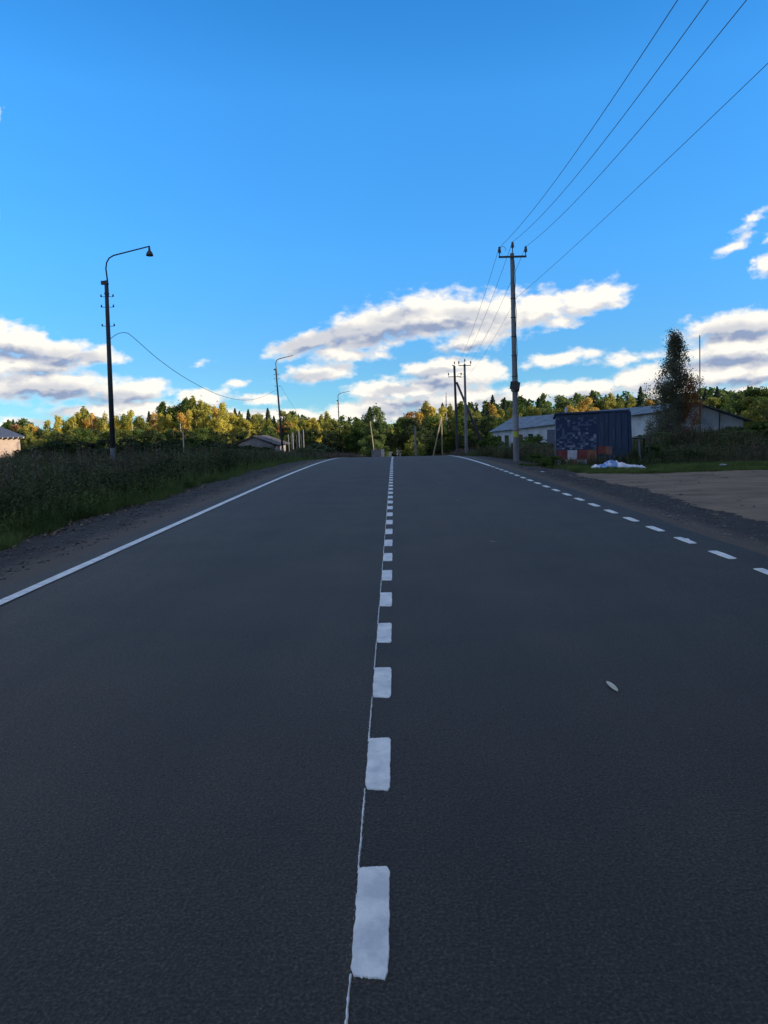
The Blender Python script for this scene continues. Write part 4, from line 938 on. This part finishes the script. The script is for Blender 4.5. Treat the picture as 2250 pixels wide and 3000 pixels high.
mb = MB(); a_ = P(1331, 1074, 86) - BP[1]; mb.tube([a_, a_ + Vector((-.12, 0, .12)), a_ + Vector((-.22, 0, .16))], .06, 6); mb.build('pole_hook', M['steel'], BP[0])
c_ = P(1350, 1100, 86) - BP[1]; mb = MB(); mb.tube([c_ + Vector((.4 * math.cos(t) * .9, 0, .22 * math.sin(t))) for t in np.linspace(0, 6.2, 18)], .018, 5); mb.build('cable_coil', M['steel'], BP[0])
UP = utility_pole(1307, 1158, 1186, .75, 150, 'thin distant utility pole showing above the yellow tree', base_px=1309, r0=.14, r1=.09)
def plain_post(name, x0, y0, x1, y1, Y, r, m_, label, cat, group=None, ext=0.0):
    a = P(x0, y0, Y); b_ = P(x1, y1, Y); g_ = gz(b_.x, Y); t = (g_ - .2 - a.z) / (b_.z - a.z); b2 = a + (b_ - a) * t
    mb = MB(); mb.tube([b2 - b2, a - b2], [r, r * .8], 8); o_ = mb.build(name, M[m_]); o_.location = b2; tag(o_, label, cat, group); return o_
a = P(1293, 1222, 112)
root = empty('braced_post', (a.x, 112, gz(a.x, 112))); tag(root, 'pale wooden post with slanting prop on the right beyond the crest', 'post')
B0 = Vector(root.location); mb = MB(); b_ = P(1296, 1320, 112); mb.tube([Vector((b_.x, 112, B0.z)) - B0, a - B0], .09, 7); mb.build('post', M['pale_wood'], root)
mb = MB(); b_ = P(1266, 1332, 110); mb.tube([Vector((b_.x, 110, gz(b_.x, 110))) - B0, a - B0], .09, 7); mb.build('prop', M['pale_wood'], root)
plain_post('concrete_post', 1216, 1248, 1218, 1335, 105, .13, 'concrete', 'pale concrete post standing right of where the road vanishes', 'post')
plain_post('wooden_post', 1084, 1234, 1095, 1318, 120, .09, 'pale_wood', 'thin leaning wooden post before the tall green tree', 'post')
plain_post('metal_mast', 2050, 982, 2051, 1300, 56, .045, 'steel', 'thin tall mast beside the lone birch at the barn gable', 'mast')
plain_post('pale_post', 536, 1266, 539, 1325, 60, .05, 'block', 'thin pale post standing alone right of the nearest street lamp', 'post')
for i, (x, t, b2, w, m_) in enumerate([(844, 1272, 1302, .07, 'white'), (853, 1272, 1302, .07, 'white'), (875, 1262, 1312, .10, 'white'), (854+3, 1268, 1312, .1, 'white'), (888, 1258, 1312, .09, 'white'), (881, 1272, 1312, .09, 'dim'), (868, 1274, 1312, .09, 'dim')]):
    lab = ['left one of two short pale posts over the grey shed eave', 'right one of two short pale posts over the grey shed eave', 'broad pale post in the middle of the post cluster', 'pale post just right of the second lamp pole', 'rightmost tall pale post of the post cluster', 'dim post left of the rightmost pale post', 'dim post left of the broad pale post'][i]
    plain_post('concrete_post', x, t, x + 2, b2, 116, w, 'concrete' if m_ == 'white' else 'dark_wood', lab, 'post', 'upright posts beside the grey shed')

# overhead wires: from the pole behind the camera, over the nearest pole, on to the second
GW = 'overhead wires on the right'
for i, (px0, py0) in enumerate([(1985, 0), (2075, 0), (2187, 0)]):
    A = NP[4][i]; d = ray(px0, py0)
    Yq = 12.0 - 0.0; q = Vector((0, 0, CAM_H)) + d * (Yq / d.y)
    # sagging span through A and the surveyed point, ending at the pole behind the viewer
    Bx = A.x + (q.x - A.x) / (q.y - A.y) * (-18 - A.y); S = A.y + 18
    t1 = (A.y - q.y) / S; zl = A.z + 0.0; sag_at = (A.z - q.z); 
    k = sag_at / (t1 * (1 - t1))
    pts = []
    for j in range(41):
        t = j / 40; pts.append(Vector((A.x + (Bx - A.x) * t, A.y - S * t, A.z - k * t * (1 - t))))
    lab = ['left', 'middle', 'right'][i]
    cable('overhead_wire', pts, .0075, f'{lab} of the three upper wires running from the nearest pole over the road edge', 'wire', GW)
    B = FP[4][i]; pts = []
    for j in range(25):
        t = j / 24; v = A.lerp(B, t); v.z -= 1.3 * 4 * t * (1 - t) * .35; pts.append(v)
    cable('overhead_wire', pts, .0085, f'{lab} of the three wires between the nearest and second utility poles', 'wire', GW)
A = P(1513, 872, 34.6); q = P(2250, 185, 12.5); pts = []
Bx = A.x + (q.x - A.x) / (q.y - A.y) * (-18 - A.y); S = A.y + 18; t1 = (A.y - q.y) / S; Bz = A.z + .8; k = (A.z + .8 * t1 - q.z) / (t1 * (1 - t1))
for j in range(41):
    t = j / 40; pts.append(Vector((A.x + (Bx - A.x) * t, A.y - S * t, A.z + .8 * t - k * t * (1 - t))))
cable('overhead_wire', pts, .006, 'single lower wire meeting the nearest utility pole below its crossarm', 'wire', GW)
B = FP[1] + FP[2] * (FP[3] * .86); pts = []
for j in range(25):
    t = j / 24; v = A.lerp(B, t); v.z -= 1.8 * t * (1 - t); pts.append(v)
cable('overhead_wire', pts, .006, 'lower wire between the nearest and second utility poles', 'wire', GW)
mb = MB()
I0 = NP[4][0] - NP[1]; mb.tube([I0 + Vector((.02 + .13 - .13 * math.cos(t), .02, -.12 - .0 + .16 * math.sin(t))) for t in np.linspace(-1.2, 3.4, 14)], .010, 5); mb.build('jumper_loop', M['wire'], NP[0])

# ------------------------------------------------------------------ pink house at the left edge
def pink_house():
    Y = 100; c = P(62, 1342, Y); L_ = P(-170, 1342, Y + 4)
    gzv = gz(c.x, Y) - .1; root = empty('brick_house', (c.x, Y, gzv)); tag(root, 'pale pink house with dark blue hipped roof at the left edge', 'house')
    eave = P(62, 1278, Y).z - gzv; ridge = P(-40, 1228, Y + 5).z - gzv; W = 11.5; Dp = 9
    # wall facing the road is turned towards the sun
    rz = R(38); root.rotation_euler = (0, 0, rz)
    mb = MB(); mb.add([(0, 0, 0), (-W, 0, 0), (-W, Dp, 0), (0, Dp, 0), (0, 0, eave), (-W, 0, eave), (-W, Dp, eave), (0, Dp, eave)], [(0, 1, 5, 4), (1, 2, 6, 5), (2, 3, 7, 6), (3, 0, 4, 7)]); mb.build('wall', M['plaster'], root)
    o_ = .55; e = eave - .02; mb = MB()
    A = [(o_, -o_, e), (-W - o_, -o_, e), (-W - o_, Dp + o_, e), (o_, Dp + o_, e)]; rd = [(-Dp / 2, Dp / 2, ridge + .4), (-W + Dp / 2, Dp / 2, ridge + .4)]
    mb.add(A + rd, [(1, 0, 4, 5), (0, 3, 4), (3, 2, 5, 4), (2, 1, 5)]); mb.add([(x, y, z - .10) for x, y, z in A], [(0, 1, 2, 3)]); mb.add(A + [(x, y, z - .10) for x, y, z in A], [(0, 1, 5, 4), (1, 2, 6, 5), (2, 3, 7, 6), (3, 0, 4, 7)])
    rf = mb.build('roof', M['roof_blue'], root)
    me = None
    for i in range(19):
        mb = MB(); mb.box((.35 - i * .62, -o_ + .18, e - .17), (.10, .42, .14)); mb.build('rafter_end', M['rafter'], rf)
    for i in range(13):
        mb = MB(); mb.box((o_ - .18, .2 + i * .7, e - .17), (.42, .10, .14)); mb.build('rafter_end', M['rafter'], rf)
    for x in (-3.2, -6.8): 
        mb = MB(); mb.box((x, -.03, 1.6), (1.2, .08, 1.2)); fr = mb.build('window', M['rafter'], root); mb = MB(); mb.box((x, -.08, 1.6), (1.0, .03, 1.0)); mb.build('pane', M['glass'], fr)
pink_house()

# ------------------------------------------------------------------ low grey shed left of the road
def grey_shed():
    Y = 108; a = P(690, 1312, Y); b_ = P(802, 1312, Y); pk = P(742, 1280, Y); g_ = gz(pk.x, Y) - .1
    root = empty('grey_shed', (pk.x, Y, g_)); tag(root, 'low grey shed with a shallow gable half hidden by weeds', 'shed')
    x0 = a.x - pk.x - .0; x1 = b_.x - pk.x; e0 = P(682, 1306, Y).z - g_; e1 = P(805, 1304, Y).z - g_; zk = pk.z - g_; Dp = 12
    e0 = max(e0, 1.2); e1 = max(e1, 1.2); mb = MB()
    fr = [(x0, 0, 0), (x1, 0, 0), (x1, 0, e1), (0, 0, zk), (x0, 0, e0)]; bk = [(x, Dp, z) for x, y, z in fr]
    mb.add(fr + bk, [(0, 1, 2, 3, 4), (9, 8, 7, 6, 5), (1, 6, 7, 2), (0, 4, 9, 5)]); mb.build('wall', M['shed_wall'], root)
    mb = MB()
    for (xa, za, xb, zb) in ((x0 - .5, e0 - .06, 0, zk + .03), (0, zk + .03, x1 + .7, e1 - .10)):
        mb.add([(xa, -.35, za + .02), (xb, -.35, zb + .02), (xb, Dp + .3, zb + .02), (xa, Dp + .3, za + .02), (xa, -.35, za + .12), (xb, -.35, zb + .12), (xb, Dp + .3, zb + .12), (xa, Dp + .3, za + .12)], [(0, 1, 2, 3), (4, 7, 6, 5), (0, 4, 5, 1), (1, 5, 6, 2), (2, 6, 7, 3), (3, 7, 4, 0)])
    mb.build('roof', M['shed_roof'], root)
    mb = MB(); mb.box((x1 + .05, 3, e1 * .5), (.06, 5, e1 * .8)); o_ = mb.build('painted_sunlight', M['rafter'], root); o_['label'] = 'peach overlay standing in for sunlight on the side wall'  # thin peach overlay puts sunlight into the grey wall's colour
    # lean-to on the left
    mb = MB(); mb.box((x0 - 2.2, 1.5, e0 * .45), (4.2, 2.6, e0 * .9)); mb.build('lean_to', M['shed_wall'], root)
    for x in (x0 + 1.6, x1 - 1.6):
        mb = MB(); mb.box((x, -.03, 1.0), (.9, .06, 1.3)); mb.build('door', M['dark_wood'], root)
grey_shed()

# ------------------------------------------------------------------ long white barn on the right
def barn():
    root = empty('barn', (20.4, 60, gz(20.4, 60) - .2)); tag(root, 'long low white barn with shallow grey sheet roof', 'barn'); B = Vector(root.location)
    nE = P(1922, 1208, 60); fE = P(1443, 1262, 100); nR = P(2030, 1182, 60.7); fR = P(1500, 1226, 102); nO = P(2178, 1231, 61.6); fO = Vector((nO.x - (nE.x - fE.x), fE.y + 1.6, fE.z - .3))
    f = lambda v: tuple(v - B)
    dn = lambda v, z: (v.x - B.x, v.y - B.y, z)
    gN, gF = 0.0, fE.z - B.z - 3.0
    mb = MB()
    fr = [dn(nE, gN), dn(nO, gN), f(nO), f(nR), f(nE)]; bk = [dn(fE, gF), dn(fO, gF), f(fO), f(fR), f(fE)]
    mb.add(fr + bk, [(0, 1, 2, 3, 4), (9, 8, 7, 6, 5), (1, 6, 7, 2), (0, 4, 9, 5)]); mb.build('wall', M['white_wall'], root)
    def slab(name, a, b_, c, d, th, m_, ov):
        vs = [Vector(v) + Vector((0, 0, .03)) for v in (a, b_, c, d)]; nrm = [v + Vector((0, 0, th)) for v in vs]
        mb = MB(); mb.add(vs + nrm, [(0, 3, 2, 1), (4, 5, 6, 7), (0, 1, 5, 4), (1, 2, 6, 5), (2, 3, 7, 6), (3, 0, 4, 7)]); return mb.build(name, m_, root)
    ax = (nE - fE).normalized() * .5
    # sheets of the left slope, one by one
    nS = 22
    for i in range(nS):
        t0, t1 = i / nS, (i + 1) / nS - .0012
        eN = nE + (nR - nE) * -.14; eF = fE + (fR - fE) * -.14
        a = eF.lerp(eN, t0) + ax * (0 if i else -1); b_ = eF.lerp(eN, t1) + (ax if i == nS - 1 else Vector((0, 0, 0))); c = fR.lerp(nR, t1) + (ax if i == nS - 1 else Vector((0, 0, 0))); d = fR.lerp(nR, t0)
        dz = Vector((0, 0, .012 * (i % 2)))
        slab('roof_sheet', a - B + dz, b_ - B + dz, c - B + dz, d - B + dz, .05, M['roof_grey'], 0)
    eN = nO + (nR - nO) * -.10; eF = fO + (fR - fO) * -.10
    slab('roof_slope', fR - B, nR + ax - B, eN + ax - B, eF - B, .06, M['roof_grey'], 0)
    # dark openings along the long wall, faded door, ridge vent
    wd = (fE - nE); wn = Vector((-wd.y, wd.x, 0)).normalized()
    if wn.x > 0: wn = -wn
    for (t, w, z0, z1, m_) in ((.50, 3.2, .9, 2.6, 'board_blue'), (.86, 1.3, 1.0, 2.3, 'glass'), (.93, 1.3, 1.0, 2.3, 'glass'), (.66, 1.3, 1.0, 2.3, 'glass'), (.74, 1.3, 1.0, 2.3, 'glass')):
        c = nE + wd * t; u = wd.normalized(); zb = (gF - gN) * t
        q = [c - u * w / 2, c + u * w / 2]; q = [(v - B) + wn * .03 for v in q]
        mb = MB(); vs = [(q[0].x, q[0].y, zb + z0), (q[1].x, q[1].y, zb + z0), (q[1].x, q[1].y, zb + z1), (q[0].x, q[0].y, zb + z1)]; vs2 = [(x + wn.x * .05, y + wn.y * .05, z) for x, y, z in vs]
        mb.add(vs + vs2, [(4, 5, 6, 7), (0, 1, 5, 4), (1, 2, 6, 5), (2, 3, 7, 6), (3, 0, 4, 7)]); mb.build('window' if m_ == 'glass' else 'door', M[m_], root)
    v = fR.lerp(nR, .42) - B; mb = MB(); mb.tube([v + Vector((0, 0, -.1)), v + Vector((0, 0, .75))], .16, 8); mb.build('chimney', M['tile_white'], root)
    # gable batten
    mb = MB(); c = nR.lerp(nO, .52) - B; mb.box((c.x, c.y - .06, c.z / 2), (.07, .06, c.z - .1)); mb.build('batten', M['steel'], root)
barn()

# ------------------------------------------------------------------ blue board with mosaic and checks
def board():
    Y = 29.0; a = P(1626, 1360, Y); b_ = P(1842, 1350, Y); g_ = gz(a.x, Y) - .02; root = empty('blue_board', (a.x, Y, g_)); tag(root, 'dark blue sheet-clad shed wall with patchy mosaic and red-white checks', 'shed')
    W = b_.x - a.x; H = P(1626, 1213, Y).z - g_; H2 = P(1832, 1203, Y).z - g_
    root.rotation_euler = (0, 0, R(-3))
    mb = MB(); Dp = .30
    mb.add([(.03, .03, 0), (W - .02, .03, 0), (W - .07, .03, H2 - .03), (.03, .03, H - .03), (.03, Dp, 0), (W - .02, Dp, 0), (W - .07, Dp, H2 - .2), (.03, Dp, H - .2)], [(0, 1, 2, 3), (1, 5, 6, 2), (5, 4, 7, 6), (4, 0, 3, 7), (3, 2, 6, 7)]); mb.build('wall', M['board_blue'], root)
    mb = MB(); mb.add([(-.03, -.06, H - .02), (W - .05, -.06, H2 - .02), (W - .05, Dp + .1, H2 - .19), (-.03, Dp + .1, H - .19), (-.03, -.06, H + .04), (W - .05, -.06, H2 + .04), (W - .05, Dp + .1, H2 - .13), (-.03, Dp + .1, H - .13)], [(0, 3, 2, 1), (4, 5, 6, 7), (0, 1, 5, 4), (1, 2, 6, 5), (2, 3, 7, 6), (3, 0, 4, 7)]); mb.build('roof', M['board_blue'], root)
    r = random.Random(9)
    # mosaic field
    tm = {}
    mats_ = ['tile_navy', 'tile_slate', 'tile_pale', 'tile_navy', 'tile_navy']
    nx, nz = 15, 15; x0, x1, z0, z1 = .06, 1.52, .66, H - .14; tw = (x1 - x0) / nx; th = (z1 - z0) / nz
    for k in set(mats_):
        mb = MB(); mb.box((0, 0, 0), (tw * .93, .018, th * .93)); tm[k] = mb.mesh('tile', M[k])
    for i in range(nx):
        for j in range(nz):
            t = j / nz; pal = .62 - .70 * t; s_ = math.sin(i * 1.3 + j * .7) * .2
            k = 'tile_navy'
            if r.random() < pal + s_: k = r.choice(['tile_slate', 'tile_slate', 'tile_slate', 'tile_pale', 'tile_navy'])
            elif r.random() < .25: k = 'tile_slate'
            o_ = bpy.data.objects.new('tile', tm[k]); o_.location = (x0 + (i + .5) * tw, .018 + r.uniform(-.003, .003), z0 + (j + .5) * th); o_.rotation_euler = (0, R(r.uniform(-9, 9)), 0); o_.scale = (r.uniform(.8, 1.25), 1, r.uniform(.8, 1.2)); link(o_, root)
    # red and white checks
    cw = .36
    chk = [('tile_red', 0, 1), ('tile_white', 1, 1), ('tile_red', 2, 1), ('tile_brown', 3, 1), ('tile_white', 0, 0), ('tile_brown', 1, 0), ('tile_white', 2, 0), ('tile_brown', 3, 0)]
    for (k, i, j) in chk:
        mb = MB(); mb.box((.10 + (i + .5) * cw, -.005, -.08 + (j + .5) * cw + (0)), (cw * .97, .03, cw * .97)); mb.build('check_panel', M[k], root)
    for (x, z, w, h, k) in ((1.72, .62, .26, .30, 'tile_red'), (1.98, .60, .24, .30, 'tile_brown')):
        mb = MB(); mb.box((x, -.008, z), (w, .03, h)); mb.build('check_panel', M[k], root)
    # blue vertical sheets on the right half
    x = 1.60
    for i, w in enumerate((.20, .16, .26, .22, .24, .14)):
        mb = MB(); mb.box((x + w / 2, -.002 + .012 * (i % 2), (.45 + H) / 2 + .12), (w - .018, .03, H - .62), Matrix.Rotation(R(-.6 * i), 3, 'Y')); mb.build('sheet', M['board_blue'], root); x += w
    for (x, z, h, an) in ((1.72, 1.35, .55, -4), (2.15, 1.2, .45, -2), (2.0, .5, .6, -6)):
        mb = MB(); mb.box((x, -.03, z), (.03, .02, h), Matrix.Rotation(R(an), 3, 'Y')); mb.build('batten', M['tile_slate'], root)
    mb = MB(); mb.box((W - .03, -.02, H2 / 2 + .1), (.07, .07, H2 - .1), Matrix.Rotation(R(-3), 3, 'Y')); mb.build('corner_post', M['tile_navy'], root)
board()
# leaning table-like frame right of the board
a = P(1868, 1345, 29.5); g_ = gz(a.x, 29.5); root = empty('leaning_frame', (a.x, 29.5, g_)); tag(root, 'old table-like frame with pale legs right of the blue board', 'frame')
H = P(1868, 1284, 29.5).z - g_
mb = MB(); mb.box((.08, .3, H), (.85, .8, .05)); mb.build('top', M['dark_wood'], root)
for (x, y, l) in ((-.30, -.05, -5), (.05, -.05, -3), (-.30, .65, 4), (.42, .65, 2), (.42, -.05, 3)):
    mb = MB(); mb.box((x, y, H / 2 - .02), (.06, .05, H), Matrix.Rotation(R(l), 3, 'Y')); mb.build('leg', M['tile_pale'] if x < .2 else M['dark_wood'], root)
# crumpled film on the grass
def tarp():
    Y = 25.0; a = P(1740, 1362, Y); b_ = P(1882, 1350, Y + .4); g_ = gz(a.x, Y) - .0; root = empty('plastic_sheet', (a.x, Y, g_)); tag(root, 'crumpled white and blue plastic sheet lying on the grass', 'plastic sheet')
    W = b_.x - a.x; nx, ny = 34, 14; X, Yg = np.meshgrid(np.linspace(0, 1, nx), np.linspace(0, 1, ny)); r = np.random.default_rng(5)
    prof = np.interp(X, [0, .08, .2, .38, .42, .6, .8, .9, .97, 1], [.02, .10, .16, .27, .29, .16, .12, .06, .10, .03])
    Z = prof * np.sin(np.pi * np.clip(Yg * .9 + .05, 0, 1)) ** .7 + .035 * np.sin(X * 31 + Yg * 9) * np.sin(Yg * 13 + X * 7) + .015 * r.standard_normal(X.shape); Z = np.maximum(Z, .005)
    V = np.stack([X * W + .03 * np.sin(Yg * 9), Yg * .65 * (1 - .5 * X) + .04 * np.sin(X * 20), Z + .03], -1).reshape(-1, 3)
    i = np.arange(nx * ny).reshape(ny, nx); F = np.stack([i[:-1, :-1].ravel(), i[:-1, 1:].ravel(), i[1:, 1:].ravel(), i[1:, :-1].ravel()], 1)
    mi = ((X[:-1, :-1].ravel() > .12) & (X[:-1, :-1].ravel() < .44) & (r.random((ny - 1) * (nx - 1)) < .8)).astype(int)
    for k, nm in ((0, 'white_film'), (1, 'blue_film')):
        o_ = bpy.data.objects.new(nm, np_mesh(nm, V, F[mi == k], M['tarp'] if k == 0 else M['tarp_blue'])); link(o_, root)
tarp()
for (px, py, Y, s_, lab) in ((2118, 1360, 24.2, .18, 'scrap of white film in the grass strip near the right edge'), (2025, 1362, 24.0, .08, 'tiny white scrap in the grass strip behind the lot'), (1585, 1371, 23.6, .22, 'white scrap lying at the start of the grass strip by the pole')):
    a = P(px, py, Y); mb = MB(); r = random.Random(px); vs = [(r.uniform(-s_, s_), r.uniform(-s_ * .6, s_ * .6), r.uniform(.03, s_ * .5)) for _ in range(9)]
    mb.add(vs, [(0, 1, 2), (2, 3, 4), (4, 5, 0), (6, 7, 8), (1, 6, 3), (5, 7, 2), (8, 4, 1)]); o_ = mb.build('film_scrap', M['tarp']); o_.location = (a.x, Y, gz(a.x, Y) + .04); tag(o_, lab, 'litter', 'scraps of litter')

# half hidden parked car in the left field
def car():
    Y = 78; a = P(116, 1322, Y); g_ = gz(a.x, Y); root = empty('parked_car', (a.x, Y, g_), R(12)); tag(root, 'parked car with only its pale roof showing over the weeds', 'car')
    H = 1.12; L_ = 3.6
    pr = [(-1.8, .25), (-1.8, .75), (-1.65, .85), (1.0, .9), (1.75, .75), (1.8, .3)]; mb = MB()
    vs = [(x, y, z * H / 1.45 * 1.0) for y in (-.8, .8) for x, z in pr]; n = len(pr)
    mb.add(vs, [tuple(range(n)), tuple(range(2 * n - 1, n - 1, -1))] + [(i, i + n, (i + 1) % n + n, (i + 1) % n) for i in range(n)]); mb.build('body', M['car_paint'], root)
    pr = [(-1.55, .86), (-1.2, 1.38), (.25, 1.38), (.95, .88)]; mb = MB(); vs = [(x, y * (.85 if z > 1 else 1), z * H / 1.45) for y in (-.76, .76) for x, z in pr]
    mb.add(vs, [(0, 1, 2, 3), (7, 6, 5, 4), (0, 4, 5, 1), (2, 6, 7, 3)]); mb.build('windows', M['glass'], root)
    mb = MB(); mb.box((-.47, 0, 1.41 * H / 1.45), (1.5, 1.32, .07)); mb.build('roof', M['car_roof'], root)
    for x in (-1.15, 1.2):
        for y in (-.78, .78):
            mb = MB(); mb.tube([(x, y - .1, .30), (x, y + .1, .30)], .30, 14); mb.build('wheel', M['tyre'], root)
car()
# far things beyond the crest
def block(px, py0, py1, Y, w, lab):
    a = P(px, py0, Y); g_ = gz(a.x, Y) - .1; H = a.z - g_; mb = MB(); mb.box((0, 0, H / 2), (w, w * .8, H)); mb.box((0, 0, H + .03), (w * .8, w * .6, .06)); o_ = mb.build('concrete_block', M['block']); o_.location = (a.x, Y, g_); tag(o_, lab, 'block')
block(1121, 1317, 1336, 95, .40, 'cream upright block at the crest left of the centre line')
block(1143, 1325, 1336, 95, .34, 'smaller cream block just left of the vanishing road')
a = P(1100, 1316, 97); b_ = P(1116, 1316, 97); c_ = P(1090, 1316, 97)
root = empty('board_fence', (c_.x, 97, gz(c_.x, 97) - .3)); tag(root, 'short grey board fence at the crest left of the cream block', 'fence'); B0 = Vector(root.location); Hh = a.z - B0.z
for i in range(8):
    x = (b_.x - c_.x) * i / 7; mb = MB(); mb.box((x, 0, Hh / 2), ((b_.x - c_.x) / 7 * .88, .03, Hh - .04 * (i % 3))); mb.build('board', M['shed_wall'], root)
mb = MB(); mb.box(((b_.x - c_.x) / 2, .05, Hh * .7), (b_.x - c_.x, .05, .08)); mb.build('rail', M['shed_wall'], root)

# fallen leaves and flecks on the asphalt
def leaf(px, py, L_, lab, an):
    d = ray(px, py); t = -CAM_H / d.z; p = Vector((0, 0, CAM_H)) + d * t; z = float(roadz(p.y)) + .006; r = random.Random(int(px)); mb = MB(); n = 9; vs = []
    for s_ in (1, -1):
        for i in range(n + 1):
            q = i / n; w = math.sin(math.pi * q) ** .6 * L_ * .10; vs.append((L_ * (q - .5), s_ * w, .005 + .002 * math.sin(q * 3)))
    c = len(vs); vs += [(L_ * (i / n - .5), 0, .004 + .001 * math.sin(i / n * 3)) for i in range(n + 1)]
    fs = [(i, i + 1, c + i + 1, c + i) for i in range(n)] + [(n + 1 + i, c + i, c + i + 1, n + 2 + i) for i in range(n)]
    mb.add(vs, fs); o_ = mb.build('fallen_leaf', M['leaf_litter']); o_.location = (p.x, p.y, z - .003); o_.rotation_euler = (0, 0, R(an)); tag(o_, lab, 'leaf', 'fallen leaves on the road')
leaf(1793, 2014, .165, 'largest pale narrow leaf lying in the right lane', 94)
leaf(1443, 1588, .075, 'small pale leaf farther up the right lane', 150)
leaf(1340, 1466, .085, 'tiny pale leaf far up the right lane', 20)
leaf(1288, 1414, .09, 'faintest pale leaf near the crest in the right lane', 60)
